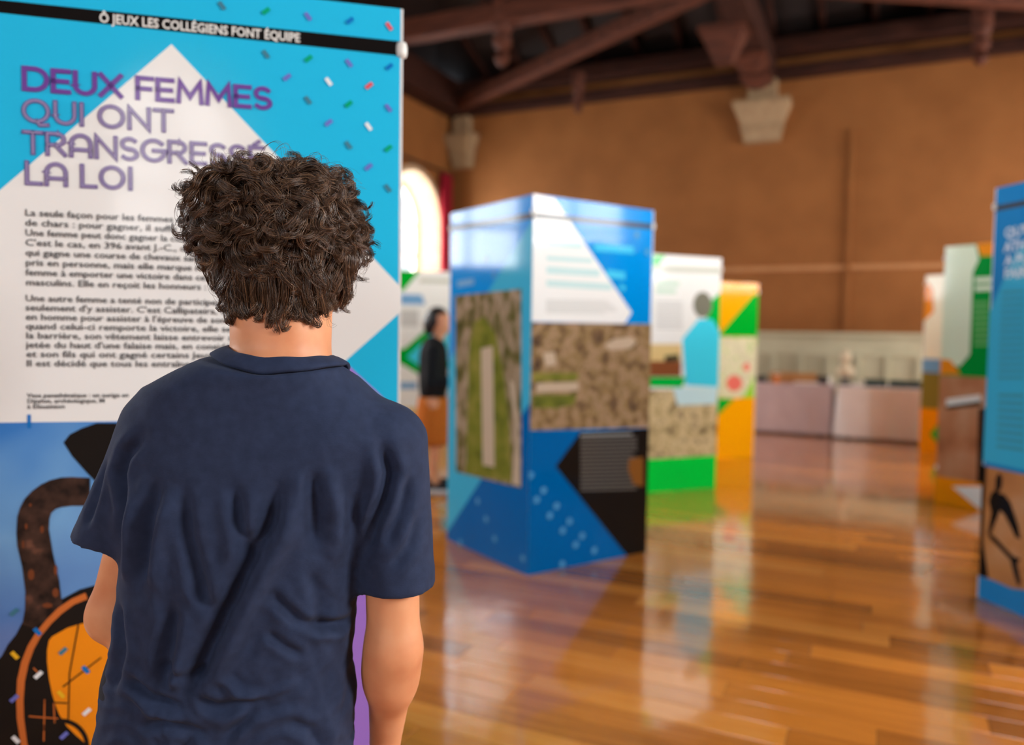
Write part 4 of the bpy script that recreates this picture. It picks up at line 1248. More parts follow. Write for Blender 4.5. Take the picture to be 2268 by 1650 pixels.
def vnormals(V, Q):
    n = np.cross(V[Q[:, 2]] - V[Q[:, 0]], V[Q[:, 3]] - V[Q[:, 1]])
    N_ = np.zeros_like(V)
    for k in range(4):
        np.add.at(N_, Q[:, k], n)
    return N_ / np.maximum(np.linalg.norm(N_, axis=1), 1e-12)[:, None]
def relax(V, Q, it=1, f=.5):
    for _ in range(it):
        A = np.zeros_like(V); C = np.zeros(len(V))
        for k in range(4):
            np.add.at(A, Q[:, k], V[Q[:, (k + 1) % 4]] + V[Q[:, (k + 3) % 4]])
            np.add.at(C, Q[:, k], 2)
        V = V + f * (A / np.maximum(C, 1)[:, None] - V)
    return V
def seg_dist(px, pz, poly):
    best = np.full(px.shape, 9.0)
    along = np.zeros(px.shape)
    n = len(poly) - 1
    for i, ((ax, az), (bx, bz)) in enumerate(zip(poly[:-1], poly[1:])):
        dx, dz = bx - ax, bz - az
        t = np.clip(((px - ax) * dx + (pz - az) * dz) / (dx * dx + dz * dz), 0, 1)
        d = np.hypot(px - ax - t * dx, pz - az - t * dz)
        m = d < best
        best = np.where(m, d, best)
        along = np.where(m, (i + t) / n, along)
    return best, along

def skin_mat():
    m = mat('skin', (232, 172, 134), .45, .4)
    p = m.node_tree.nodes['Principled BSDF']
    tc = N(m, 'ShaderNodeTexCoord')
    nz = N(m, 'ShaderNodeTexNoise')
    nz.inputs['Scale'].default_value = 14
    nz.inputs['Detail'].default_value = 4
    L(m, tc.outputs['Object'], nz.inputs['Vector'])
    r = ramp(m, nz.outputs['Fac'], [(.3, (218, 142, 100)), (.55, (230, 160, 116)), (.75, (236, 172, 128))])
    L(m, r.outputs[0], p.inputs['Base Color'])
    p.inputs['Subsurface Weight'].default_value = .12
    p.inputs['Subsurface Radius'].default_value = (.012, .005, .003)
    p.inputs['Subsurface Scale'].default_value = .6
    return m
M_skin = skin_mat()
def fabric(name, a, b, weave=900):
    m = noisy(name, [(.3, a), (.7, b)], scale=60, detail=3, rough=.85, spec=.25)
    p = m.node_tree.nodes['Principled BSDF']
    p.inputs['Sheen Weight'].default_value = .03
    p.inputs['Sheen Roughness'].default_value = .5
    tc = N(m, 'ShaderNodeTexCoord')
    mp = N(m, 'ShaderNodeMapping')
    mp.inputs['Scale'].default_value = (1, 1, 3)
    L(m, tc.outputs['Object'], mp.inputs[0])
    nz = N(m, 'ShaderNodeTexNoise')
    nz.inputs['Scale'].default_value = 260
    nz.inputs['Detail'].default_value = 2
    L(m, mp.outputs[0], nz.inputs['Vector'])
    bp = N(m, 'ShaderNodeBump')
    bp.inputs['Strength'].default_value = .12
    bp.inputs['Distance'].default_value = .002
    L(m, nz.outputs['Fac'], bp.inputs['Height'])
    L(m, bp.outputs[0], p.inputs['Normal'])
    return m
M_navy = fabric('navy_cotton', (36, 47, 74), (43, 55, 84))
M_trous = fabric('dark_denim', (28, 30, 38), (36, 38, 48))
M_shoe = mat('shoe_canvas', (46, 46, 50), .7)
M_sole = mat('shoe_sole', (225, 222, 215), .6)

def hand(f, w, d, up, side, r=.022):
    """palm and five bent fingers: w wrist, d pointing direction, up = back of hand, side = towards the thumb"""
    w, d, up, side = [np.array(v, float) for v in (w, d, up, side)]
    d /= np.linalg.norm(d); up = up - d * (up @ d); up /= np.linalg.norm(up)
    s_ = np.cross(d, up); s_ *= np.sign(s_ @ side)
    for o in (-.024, -.008, .008, .022):
        f.cone(w + s_ * o * .6, w + d * .075 + s_ * o, .014, .0125, .014)
    for o, ln in ((.026, .060), (.009, .070), (-.009, .066), (-.026, .050)):
        a = w + d * .078 + s_ * o
        b = a + d * ln * .45 - up * .006
        c = b + d * ln * .30 - up * .014
        e = c + d * ln * .15 - up * .016
        f.cone(a, b, .0092, .0085, .006); f.cone(b, c, .0085, .0078, .004); f.cone(c, e, .0078, .0068, .004)
    a = w + d * .022 + s_ * .024
    b = a + d * .028 + s_ * .022 - up * .008
    c = b + d * .026 + s_ * .006 - up * .010
    f.cone(a, b, .014, .0105, .012); f.cone(b, c, .0105, .0085, .005)

# ------------------------------------------------------------------ the boy in front of the panel
BO = np.array((-.45, 1.13, 0.0))
boy = empty('person', BO)
tag(boy, 'boy with curly brown hair in a navy T-shirt seen from behind, facing the cyan panel', 'person')

TORSO = np.array([  # z, left x, right x, depth centre y, half depth
    (.600, -.612, -.232, 1.135, .122), (.670, -.604, -.229, 1.135, .120), (.745, -.593, -.226, 1.135, .116), (.800, -.578, -.232, 1.132, .112),
    (.870, -.565, -.226, 1.130, .112), (.950, -.558, -.220, 1.130, .116), (1.02, -.556, -.204, 1.132, .119), (1.08, -.553, -.172, 1.135, .117),
    (1.13, -.553, -.150, 1.137, .114), (1.165, -.546, -.172, 1.138, .111), (1.195, -.528, -.206, 1.136, .108), (1.220, -.480, -.232, 1.130, .104),
    (1.240, -.436, -.248, 1.124, .092), (1.256, -.408, -.258, 1.120, .080), (1.270, -.400, -.262, 1.118, .074)])
def torso_fn(inset=0.0, p=2.4):
    def fn(X, Y, Z):
        z = np.clip(Z, TORSO[0, 0], TORSO[-1, 0])
        xl = np.interp(z, TORSO[:, 0], TORSO[:, 1]) + inset
        xr = np.interp(z, TORSO[:, 0], TORSO[:, 2]) - inset
        yc = np.interp(z, TORSO[:, 0], TORSO[:, 3])
        ry = np.interp(z, TORSO[:, 0], TORSO[:, 4]) - inset
        cx, rx = (xl + xr) / 2, (xr - xl) / 2
        e = (np.abs((X - cx) / rx) ** p + np.abs((Y - yc) / ry) ** p) ** (1 / p)
        return (e - 1) * np.minimum(rx, ry) * .85
    return fn
SH_L, SH_R = (-.512, 1.135, 1.128), (-.178, 1.135, 1.118)
EL_L, EL_R = (-.587, 1.150, .850), (-.168, 1.128, .815)
WR_L, WR_R = (-.490, 1.335, .690), (-.191, 1.200, .635)
SL_L, SL_R = (-.601, 1.148, .945), (-.161, 1.133, .880)

# T-shirt
H_S = .0038
f = Field((-.70, .96, .58), (-.05, 1.34, 1.30), H_S)
tf = torso_fn()
f.add(lambda X, Y, Z: np.maximum(np.maximum(tf(X, Y, Z), Z - 1.262), .612 - Z), (-.66, .98, .60), (-.10, 1.30, 1.275), .0)
def sleeve(p, q, r1, r2, hem_n, hem_p):
    p, q = np.array(p), np.array(q)
    d = q - p; L2 = d @ d
    n = np.array(hem_n, float); n /= np.linalg.norm(n); hp = np.array(hem_p)
    def fn(X, Y, Z):
        t = np.clip(((X - p[0]) * d[0] + (Y - p[1]) * d[1] + (Z - p[2]) * d[2]) / L2, 0, 1.25)
        r = r1 + (r2 - r1) * t
        dd = np.sqrt((X - p[0] - t * d[0]) ** 2 + ((Y - p[1] - t * d[1]) * .88) ** 2 + (Z - p[2] - t * d[2]) ** 2) - r
        pl = (X - hp[0]) * n[0] + (Y - hp[1]) * n[1] + (Z - hp[2]) * n[2]
        return np.maximum(dd, pl)
    f.add(fn, np.minimum(p, q) - .1, np.maximum(p, q) + .1, .022)
sleeve((-.505, 1.137, 1.128), SL_L, .060, .053, (-.20, 0, -1), (-.60, 1.145, .966))
sleeve((-.180, 1.137, 1.116), SL_R, .058, .0545, (.02, 0, -1), (-.16, 1.13, .906))
# room for the arms at the cuffs, and the neck hole
for a, b in ((SH_L, SL_L), (SH_R, SL_R)):
    a, b = np.array(a), np.array(b); c = b + (b - a) * .3
    m0 = a + (b - a) * .72
    g = Field((0, 0, 0), (.01, .01, .01), .01)
    fn = g.cone(m0, c, .0475, .0475)
    f.cut(fn, np.minimum(m0, c) - .06, np.maximum(m0, c) + .06)
NK = np.array((-.331, 1.118))
def collar_top(ca, sa):
    side = np.abs(ca) ** 1.6
    fr = np.maximum(0.0, sa)
    return 1.2415 + np.where(ca < 0, .0145, .002) * side - .030 * fr, .011 + .015 * side + .006 * fr, .0205 - .0095 * side
def below_collar(X, Y, Z):
    x, y = (X - NK[0]) / .0685, (Y - NK[1]) / .0715
    r_ = np.maximum(np.hypot(x, y), 1e-6)
    zt, dr, dz = collar_top(x / r_, y / r_)
    return (zt - dz + .0005 - .15 * np.maximum(r_ - 1, 0) * .07) - Z
f.cut(below_collar, (-.60, .98, 1.17), (-.10, 1.30, 1.30))
f.cut(lambda X, Y, Z: np.maximum((np.sqrt(((X - NK[0]) / .078) ** 2 + ((Y - NK[1]) / .076) ** 2) - 1) * .076, 1.19 - Z), (-.45, 1.0, 1.16), (-.2, 1.25, 1.29))
V, Q = f.mesh()
V = relax(V, Q, 2, .45)
Nn = vnormals(V, Q)
# folds: (polyline on the back in x/z, half width, depth); negative depth = raised ridge
FOLDS = [
 ([(-.306, 1.085), (-.315, 1.029), (-.343, .974), (-.383, .886), (-.410, .827), (-.441, .782)], .0115, .0100),
 ([(-.292, 1.06), (-.300, 1.00), (-.325, .955), (-.362, .875), (-.388, .82)], .012, -.0045),
 ([(-.363, 1.075), (-.356, 1.035), (-.350, 1.008), (-.346, .974)], .009, .0060),
 ([(-.262, 1.096), (-.258, 1.043), (-.260, .985)], .010, .0065),
 ([(-.240, 1.08), (-.236, 1.02), (-.240, .95)], .012, -.0040),
 ([(-.469, 1.080), (-.479, 1.040), (-.489, .989), (-.498, .925)], .011, .0065),
 ([(-.452, 1.05), (-.462, 1.0), (-.472, .93)], .012, -.0035),
 ([(-.432, 1.070), (-.423, 1.007), (-.410, .953), (-.393, .900)], .010, .0060),
 ([(-.445, .920), (-.454, .854), (-.464, .795)], .011, .0065),
 ([(-.425, .90), (-.436, .84), (-.446, .79)], .010, -.0030),
 ([(-.177, 1.131), (-.166, 1.085), (-.174, 1.051), (-.187, 1.014), (-.200, .970)], .0085, .0075),
 ([(-.190, 1.12), (-.186, 1.06), (-.205, 1.01)], .010, -.0035),
 ([(-.498, 1.136), (-.526, 1.106), (-.534, 1.080), (-.524, 1.030), (-.536, .980)], .0085, .0075),
 ([(-.508, 1.05), (-.512, .99), (-.522, .93)], .010, -.0030),
 ([(-.262, .880), (-.228, .862), (-.206, .864)], .0075, .0080),
 ([(-.323, .876), (-.280, .836)], .006, .0035),
 ([(-.320, .934), (-.283, .887), (-.240, .862)], .007, .0040),
 ([(-.416, .789), (-.391, .773), (-.343, .777), (-.295, .791)], .008, .0055),
 ([(-.384, .817), (-.357, .790), (-.320, .786), (-.29, .80)], .006, -.0040),
 ([(-.518, .805), (-.481, .782), (-.438, .772)], .008, .0055),
 ([(-.51, .79), (-.47, .766), (-.43, .757)], .008, -.0035),
 ([(-.498, .740), (-.458, .752), (-.391, .735)], .007, .0040),
 ([(-.384, .725), (-.343, .763), (-.286, .774)], .007, .0050),
 ([(-.232, .810), (-.218, .779), (-.230, .730)], .008, .0065),
 ([(-.30, .75), (-.27, .73), (-.25, .69)], .007, .0035),
 ([(-.42, .74), (-.44, .70), (-.45, .66)], .009, .0045),
 ([(-.54, .90), (-.53, .84), (-.545, .78)], .009, .0050),
 ([(-.27, .96), (-.255, .91), (-.262, .87)], .008, .0035),
 ([(-.47, .83), (-.43, .815), (-.40, .822)], .006, .0028),
 ([(-.57, 1.10), (-.585, 1.04), (-.60, 1.0)], .008, .0050),
 ([(-.140, 1.08), (-.150, 1.03), (-.175, .985)], .009, .0055),
 ([(-.125, 1.03), (-.14, .98), (-.165, .95)], .008, .0035),
]
back = np.clip((1.115 - V[:, 1]) / .03, 0, 1)
front = np.clip((V[:, 1] - 1.15) / .03, 0, 1)
disp = np.zeros(len(V))
for poly, w, dp in FOLDS:
    for wt, sgn in ((back, 1.0), (front, .7)):
        px = V[:, 0] if sgn == 1.0 else -.78 - V[:, 0]
        d, t = seg_dist(px, V[:, 2], poly)
        env = np.clip(np.minimum(t, 1 - t) * 5 + .12, 0, 1)
        g = np.exp(-(d / w) ** 2) - .38 * np.exp(-((d - 1.9 * w) / (1.1 * w)) ** 2)
        disp += wt * env * dp * g * 1.75
# soft small creases, stronger towards the waist
z = V[:, 2]
low = np.clip((1.02 - z) / .25, .12, 1)
a1 = 1.9 * np.sin(V[:, 0] * 31 + 1.3) + 1.2 * np.sin(z * 23 + V[:, 0] * 9)
cre = np.sin(z * 88 + a1 * 2.2 + V[:, 0] * 52) * np.sin(V[:, 0] * 37 - z * 29 + a1)
cre2 = np.sin(V[:, 0] * 140 + 2.6 * np.sin(z * 40) + z * 60) * np.sin(z * 66 + 1.7 * a1)
disp += low * (.0024 * np.abs(cre) + .0011 * cre2)
nm = (Nn[:, 2] > -.6)
V = V - Nn * (disp * nm)[:, None]
V = relax(V, Q, 1, .3)
tee = np_obj('t_shirt', V - BO, Q, M_navy, boy)
tee['label'] = 'creased navy cotton T-shirt'
# ribbed collar: a band that stands at the nape and lies flat on the shoulders
CR = []
nphi = 72
for k in range(nphi):
    a = 2 * math.pi * k / nphi
    ca, sa = math.cos(a), math.sin(a)
    side = abs(ca) ** 1.6
    fr = max(0.0, sa)
    zt = 1.2415 + (.0145 if ca < 0 else .002) * side - .030 * fr + .0006 * math.sin(a * 9)
    dr = .011 + .015 * side + .006 * fr
    dz = .0205 - .0095 * side
    rx, ry = .0685, .0715
    def pt(t, o):
        # t along the band from neck edge to seam, o = outward thickness
        r_ = dr * t
        nz_ = o * (1 - .3 * side)
        return ((rx + r_ + o * .8) * ca + NK[0] - BO[0], (ry + r_ + o * .8) * sa + NK[1] - BO[1], zt - dz * t ** 1.15 + nz_ * .55)
    CR.append([pt(0, 0), pt(0, .0035), pt(.08, .0052), pt(.35, .0058), pt(.65, .0056), pt(.92, .0048), pt(1.0, .0026), pt(1.03, -.004), pt(.5, -.003)])
CR.append(CR[0])
cvs = np.array(CR[:-1]).reshape(-1, 3)
nk_ = len(CR[0])
cq = np.array([(i * nk_ + j, i * nk_ + (j + 1) % nk_, ((i + 1) % nphi) * nk_ + (j + 1) % nk_, ((i + 1) % nphi) * nk_ + j) for i in range(nphi) for j in range(nk_)])
np_obj('collar', cvs, cq, M_navy, tee)

# collar and hem stitching show as thin ridges
def tube_ring(pts, r, name, m, parent, n=6, closed=True):
    P_ = np.array(pts)
    nseg = len(P_)
    T = np.roll(P_, -1, 0) - np.roll(P_, 1, 0) if closed else np.gradient(P_, axis=0)
    T /= np.linalg.norm(T, axis=1)[:, None]
    up = np.array((0, 0, 1.0))
    A = np.cross(T, up); A /= np.maximum(np.linalg.norm(A, axis=1), 1e-6)[:, None]
    B = np.cross(T, A)
    vs, fs = [], []
    for k in range(n):
        a = 2 * math.pi * k / n
        vs.append(P_ + r * (math.cos(a) * A + math.sin(a) * B))
    VV = np.stack(vs, 1).reshape(-1, 3)
    for i in range(nseg if closed else nseg - 1):
        for k in range(n):
            fs.append((i * n + k, i * n + (k + 1) % n, ((i + 1) % nseg) * n + (k + 1) % n, ((i + 1) % nseg) * n + k))
    return np_obj(name, VV, np.array(fs), m, parent)

# body (skin): head, neck, arms, hands, a slimmer trunk and legs inside the clothes
H_B = .0048
f = Field((-.70, .95, .0), (-.05, 1.50, 1.56), H_B)
tb = torso_fn(.026, 2.2)
f.add(lambda X, Y, Z: np.maximum(np.maximum(tb(X, Y, Z), Z - 1.235), .70 - Z), (-.66, .98, .68), (-.1, 1.3, 1.25), 0)
f.cone((-.333, 1.120, 1.17), (-.333, 1.128, 1.30), .066, .063, .03)
f.cone((-.333, 1.128, 1.28), (-.335, 1.140, 1.38), .063, .066, .03)
f.cone((-.333, 1.108, 1.215), (-.43, 1.125, 1.165), .040, .032, .03)
f.cone((-.333, 1.108, 1.210), (-.245, 1.125, 1.150), .040, .030, .03)
HC0 = np.array((-.338, 1.150, 1.412))
f.ell(HC0, (.076, .096, .100), .03)
f.ell((-.338, 1.205, 1.340), (.055, .052, .062), .03)          # jaw
f.ell((-.338, 1.226, 1.300), (.024, .022, .020), .02)          # chin
f.cone((-.338, 1.243, 1.395), (-.338, 1.264, 1.362), .009, .012, .012)   # nose
f.ell((-.352, 1.254, 1.358), (.008, .010, .007), .008)
f.ell((-.324, 1.254, 1.358), (.008, .010, .007), .008)
f.cone((-.372, 1.236, 1.412), (-.304, 1.236, 1.412), .009, .009, .02)    # brow
f.cone((-.357, 1.243, 1.331), (-.319, 1.243, 1.331), .0055, .0055, .006) # lips
f.cone((-.354, 1.242, 1.322), (-.322, 1.242, 1.322), .0060, .0060, .006)
for sx, x0 in ((-1, -.4155), (1, -.2605)):                     # ears
    f.ell((x0, 1.150, 1.352), (.010, .020, .034), .010, rz=.35 * sx)
    f.ell((x0 + .002 * sx, 1.146, 1.328), (.009, .012, .014), .010)
for sx in (-1, 1):
    c = (-.338 + .031 * sx, 1.250, 1.390)
    g = Field((0, 0, 0), (.01, .01, .01), .01)
    f.cut(g.ell(c, (.014, .012, .009)), np.array(c) - .02, np.array(c) + .02)
for sh, el, wr in ((SH_L, EL_L, WR_L), (SH_R, EL_R, WR_R)):
    f.cone(np.array(sh) + (np.array((.0, .006, -.012))), el, .041, .0385, .025)
    f.cone(el, wr, .0385, .0245, .022)
    e_, w_ = np.array(el), np.array(wr)
    f.ell(e_ + (w_ - e_) * .25, (.037, .037, .050), .03)
dl = np.array(WR_L) - np.array(EL_L); dr = np.array(WR_R) - np.array(EL_R)
hand(f, WR_L, dl + np.array((.12, .02, .04)), (-.2, .3, .9), (.5, 0, .6))
hand(f, WR_R, dr * .5 + np.array((0, .02, -.12)), (.9, .1, 0), (-.2, 1, 0))
for sx, x1, y1 in ((-1, -.545, 1.12), (1, -.365, 1.15)):
    hx = -.425 + sx * .085
    f.cone((hx, 1.135, .76), (x1 + .01 * sx, y1 + .015, .45), .078, .052, .03)
    f.cone((x1 + .01 * sx, y1 + .015, .45), (x1, y1, .09), .050, .034, .02)
    f.cone((x1, y1, .08), (x1, y1 + .12, .045), .030, .026, .02)
V, Q = f.mesh()
V = relax(V, Q, 2, .45)
body = np_obj('body', V - BO, Q, M_skin, boy)
body['label'] = 'skin of head, neck and arms'
for sx in (-1, 1):
    bm = bmesh.new(); bmesh.ops.create_uvsphere(bm, u_segments=14, v_segments=10, radius=.0125)
    ey = MB().bm(bm, Matrix.Translation((-.338 + .031 * sx - BO[0], 1.240 - BO[1], 1.390))).build('eye', mat('eye_white', (236, 234, 230), .2), boy, smooth=True)
    MB().lathe([(.0001, .0128), (.003, .0125), (.0055, .0116)], 12, M=Matrix.Translation((-.338 + .031 * sx - BO[0], 1.240 - BO[1], 1.390)) @ Matrix.Rotation(math.radians(-90), 4, 'X'), cap=False).build('iris', mat('iris_brown', (62, 38, 24), .2), ey)

# trousers and shoes
f = Field((-.70, .95, .03), (-.15, 1.35, .90), .008)
f.add(lambda X, Y, Z: (np.sqrt(((X + .422) / .158) ** 2 + ((Y - 1.135) / .094) ** 2 + (np.abs(Z - .765) / .13) ** 4) - 1) * .09, (-.60, 1.0, .6), (-.24, 1.27, .92), 0)
for sx, x1, y1 in ((-1, -.545, 1.12), (1, -.365, 1.15)):
    hx = -.422 + sx * .082
    f.cone((hx, 1.135, .74), (x1 + .01 * sx, y1 + .015, .45), .088, .068, .03)
    f.cone((x1 + .01 * sx, y1 + .015, .45), (x1, y1, .10), .068, .056, .02)
f.cut(lambda X, Y, Z: Z - .055, (-.7, .9, .0), (-.1, 1.4, .056))
V, Q = f.mesh()
V = relax(V, Q, 2, .45)
np_obj('trousers', V - BO, Q, M_trous, boy)
def shoe(parent, x, y, rz, org, col, sc=1.0):
    g = Field((-.06, -.10, 0.0), (.06, .22, .12), .005)
    g.ell((0, .10, .045), (.046, .085, .040), .02)
    g.ell((0, -.02, .050), (.038, .060, .050), .03)
    g.cone((0, -.015, .06), (0, -.02, .09), .040, .040, .02)
    g.cut(lambda X, Y, Z: Z - .020, (-.1, -.2, 0), (.1, .3, .021))
    V, Q = g.mesh()
    c, s = math.cos(rz), math.sin(rz)
    def tr(V):
        V = V * sc
        return np.stack([V[:, 0] * c - V[:, 1] * s + x, V[:, 0] * s + V[:, 1] * c + y, V[:, 2]], 1) - org
    o = np_obj('shoe', tr(relax(V, Q, 2)), Q, col, parent)
    n = 24
    ring = [(.050 * math.cos(2 * math.pi * k / n) * (1 if math.sin(2 * math.pi * k / n) > 0 else .86), .055 + .135 * math.sin(2 * math.pi * k / n)) for k in range(n)]
    VV = np.array([(a, b, zz) for zz in (0.0, .024) for a, b in ring])
    VV = tr(VV)
    fs = [(k, (k + 1) % n, n + (k + 1) % n, n + k) for k in range(n)] + [tuple(range(n - 1, -1, -1)), tuple(range(n, 2 * n))]
    mesh_obj('sole', VV, fs, M_sole, o)
    return o
shoe(boy, -.545, 1.12, .12, BO, M_shoe)
shoe(boy, -.365, 1.15, -.12, BO, M_shoe)

# ------------------------------------------------------------------ hair: a dark under-layer and curled locks of strands
HC = np.array((-.338, 1.140, 1.415))
OUT = np.array([(-.135, .020), (-.127, -.010), (-.113, -.038), (-.090, -.066), (-.068, -.104), (-.044, -.126), (.010, -.132), (.040, -.134), (.072, -.124), (.098, -.094), (.112, -.057),
                (.128, -.034), (.126, .004), (.114, .042), (.110, .068), (.089, .096), (.065, .107), (.012, .119), (-.028, .116), (-.068, .101), (-.100, .091), (-.123, .071), (-.135, .052)])
_ang = np.arctan2(OUT[:, 1], OUT[:, 0]); _rad = np.hypot(OUT[:, 0], OUT[:, 1])
_o = np.argsort(_ang); _ang, _rad = _ang[_o], _rad[_o]
_ang = np.concatenate([_ang - 2 * np.pi, _ang, _ang + 2 * np.pi]); _rad = np.tile(_rad, 3)
def shell(D):
    """distance from HC to the hair's outer surface in the directions D"""
    rho = np.hypot(D[..., 0], D[..., 2])
    R_ = np.interp(np.arctan2(D[..., 2], D[..., 0]), _ang, _rad)
    dy = np.where(D[..., 1] < 0, .106, .114)
    return .965 / ((rho / R_) ** 2.6 + (np.abs(D[..., 1]) / dy) ** 2.6) ** (1 / 2.6)
def hair_mat(name, a, b, c):
    m = mat(name, b, .32, .75)
    p = m.node_tree.nodes['Principled BSDF']
    ge = N(m, 'ShaderNodeNewGeometry')
    r = ramp(m, ge.outputs['Random Per Island'], [(0.0, a), (.6, b), (1.0, c)])
    L(m, r.outputs[0], p.inputs['Base Color'])
    return m
M_hair = hair_mat('brown_hair', (58, 40, 30), (88, 63, 46), (144, 110, 82))
M_hairu = mat('under_hair', (30, 20, 15), .8, .2)
# under-layer
nu, nv = 48, 32
Dv = []
for j in range(nv + 1):
    ph = math.pi * j / nv
    for i in range(nu):
        t = 2 * math.pi * i / nu
        Dv.append((math.sin(ph) * math.cos(t), math.sin(ph) * math.sin(t), math.cos(ph)))
Dv = np.array(Dv)
rr = shell(Dv) * .80
face = (Dv[:, 1] > .30) & (Dv[:, 2] < .38)
rr = np.where(face, .02, rr)
rr = np.where((Dv[:, 2] < -.80), np.minimum(rr, .085), rr)
UV_ = HC + Dv * rr[:, None]
UQ = np.array([(j * nu + i, (j + 1) * nu + i, (j + 1) * nu + (i + 1) % nu, j * nu + (i + 1) % nu) for j in range(nv) for i in range(nu)])
hu = np_obj('hair', UV_ - BO, UQ, M_hairu, boy)
hu['label'] = 'dark underside of the curly hair'

def unit(v):
    return v / np.maximum(np.linalg.norm(v, axis=-1, keepdims=True), 1e-9)
def strands(guides, per, clump, radius, seed, jitter=.0012):
    """guides: (n, k, 3) lock centre lines -> tube mesh of n*per strands"""
    r = np.random.default_rng(seed)
    n, k, _ = guides.shape
    T = unit(np.gradient(guides, axis=1))
    out = unit(guides - HC)
    A = unit(np.cross(T, out)); B = np.cross(T, A)
    G = np.repeat(guides, per, 0); A = np.repeat(A, per, 0); B = np.repeat(B, per, 0)
    m = n * per
    rad = np.sqrt(r.random(m)) * np.repeat(clump, per)
    an = r.random(m) * 2 * np.pi
    t = np.linspace(0, 1, k)
    prof = (.8 + .3 * np.sin(t * np.pi)) * (1 - .45 * t ** 3)
    ox = (rad * np.cos(an))[:, None] * prof * 1.25
    oy = (rad * np.sin(an))[:, None] * prof * .8
    f1 = r.normal(size=(m, 1)) * jitter * 1.6; f2 = r.normal(size=(m, 1)) * jitter * 1.6
    ph1, ph2 = r.random((m, 1)) * 6.3, r.random((m, 1)) * 6.3
    ox = ox + f1 * np.sin(t * 5 + ph1); oy = oy + f2 * np.sin(t * 6 + ph2)
    # individual length: slide along the guide
    ln = 1 - .13 * r.random(m) ** 2
    pos = ln[:, None] * t * (k - 1)
    i0 = np.clip(pos.astype(int), 0, k - 2); fr = (pos - i0)[..., None]
    rows = np.arange(m)[:, None]
    Pn = G[rows, i0] * (1 - fr) + G[rows, i0 + 1] * fr
    An = A[rows, i0] * (1 - fr) + A[rows, i0 + 1] * fr
    Bn = B[rows, i0] * (1 - fr) + B[rows, i0 + 1] * fr
    Pn = Pn + An * ox[..., None] + Bn * oy[..., None]
    Tn = unit(np.gradient(Pn, axis=1)); An = unit(np.cross(Tn, unit(Pn - HC))); Bn = np.cross(Tn, An)
    w = radius * (1 - .55 * t ** 2)
    tube = []
    for q in range(3):
        a = 2 * np.pi * q / 3
        tube.append(Pn + (math.cos(a) * An + math.sin(a) * Bn) * w[None, :, None])
    VV = np.stack(tube, 2)                       # m, k, 3, 3
    base = np.arange(m)[:, None, None] * (k * 3)
    i = np.arange(k - 1)[None, :, None] * 3
    q = np.arange(3)[None, None, :]
    q2 = (q + 1) % 3
    F = np.stack([base + i + q, base + i + q2, base + i + 3 + q2, base + i + 3 + q], -1).reshape(-1, 4)
    return VV.reshape(-1, 3), F

def make_locks(nl, seed):
    r = np.random.default_rng(seed)
    K = 26
    i = np.arange(nl) + .5
    ph = np.arccos(1 - 2 * i / nl); th = np.pi * (1 + 5 ** .5) * i
    D = np.stack([np.sin(ph) * np.cos(th), np.sin(ph) * np.sin(th), np.cos(ph)], 1)
    D = unit(D + r.normal(size=D.shape) * .05)
    keep = ~((D[:, 1] > .25) & (D[:, 2] < .30)) & ~((D[:, 2] < -.74) & (D[:, 1] > -.30)) & (D[:, 2] > -.92)
    D = D[keep]
    n = len(D)
    crown = unit(np.array((.10, -.35, .93)))
    down = np.array((0, 0, -1.0))
    away = D - crown
    low = np.clip((.15 - D[:, 2]) / .5, 0, 1)[:, None]
    flow = away * (1 - low) * .9 + down * (.25 + low)
    flow = flow - D * np.sum(flow * D, 1)[:, None]
    flow = unit(flow)
    # swirl the direction at random, less in the nape
    side = np.cross(D, flow)
    a = r.normal(size=(n, 1)) * (.75 - .55 * low)
    flow = flow * np.cos(a) + side * np.sin(a)
    length = (.066 + .034 * r.random(n)) * (1 + .12 * low[:, 0])
    turns = (1.15 + .8 * r.random(n)) * (1 - .40 * low[:, 0])
    rc = (.0095 + .0065 * r.random(n)) * (1 - .25 * low[:, 0])
    deep = .10 + .16 * r.random(n)
    hand_ = np.where(r.random(n) < .5, -1.0, 1.0)
    ph0 = r.random(n) * 6.28
    t = np.linspace(0, 1, K)
    G = np.zeros((n, K, 3))
    for k in range(K):
        Dk = unit(D + flow * (length * (t[k] - .25 - .12 * low[:, 0]) / .115)[:, None])
        lift = .72 + deep * np.sin(min(t[k] * 1.9, np.pi / 2))
        c = HC + Dk * (shell(Dk) * lift)[:, None]
        fl = unit(flow - Dk * np.sum(flow * Dk, 1)[:, None])
        sd = np.cross(Dk, fl)
        grow = np.clip(t[k] * 2.2 - .15, 0, 1) * (.55 + .45 * t[k])
        # curl: the lock winds about its own path, tighter and more open at the tip
        w = ph0 * .25 + hand_ * 2 * np.pi * turns * t[k] ** 1.15
        c = c + (sd * np.sin(w)[:, None] + Dk * (.75 * (1 - np.cos(w)))[:, None] * .8 - Dk * .004) * (rc * grow)[:, None]
        # the last bit hooks round
        hook = np.clip((t[k] - .62) / .38, 0, 1) ** 1.5
        c = c + (Dk * .007 - fl * .024 * hook) * (hook * (.4 + .6 * np.abs(np.sin(ph0 * 3))))[:, None]
        G[:, k] = c
    return G, n
G, n = make_locks(560, 5)
cl = .0050 + .0035 * np.random.default_rng(2).random(n)
V1, F1 = strands(G, 32, cl, .00042, 9, .0009)
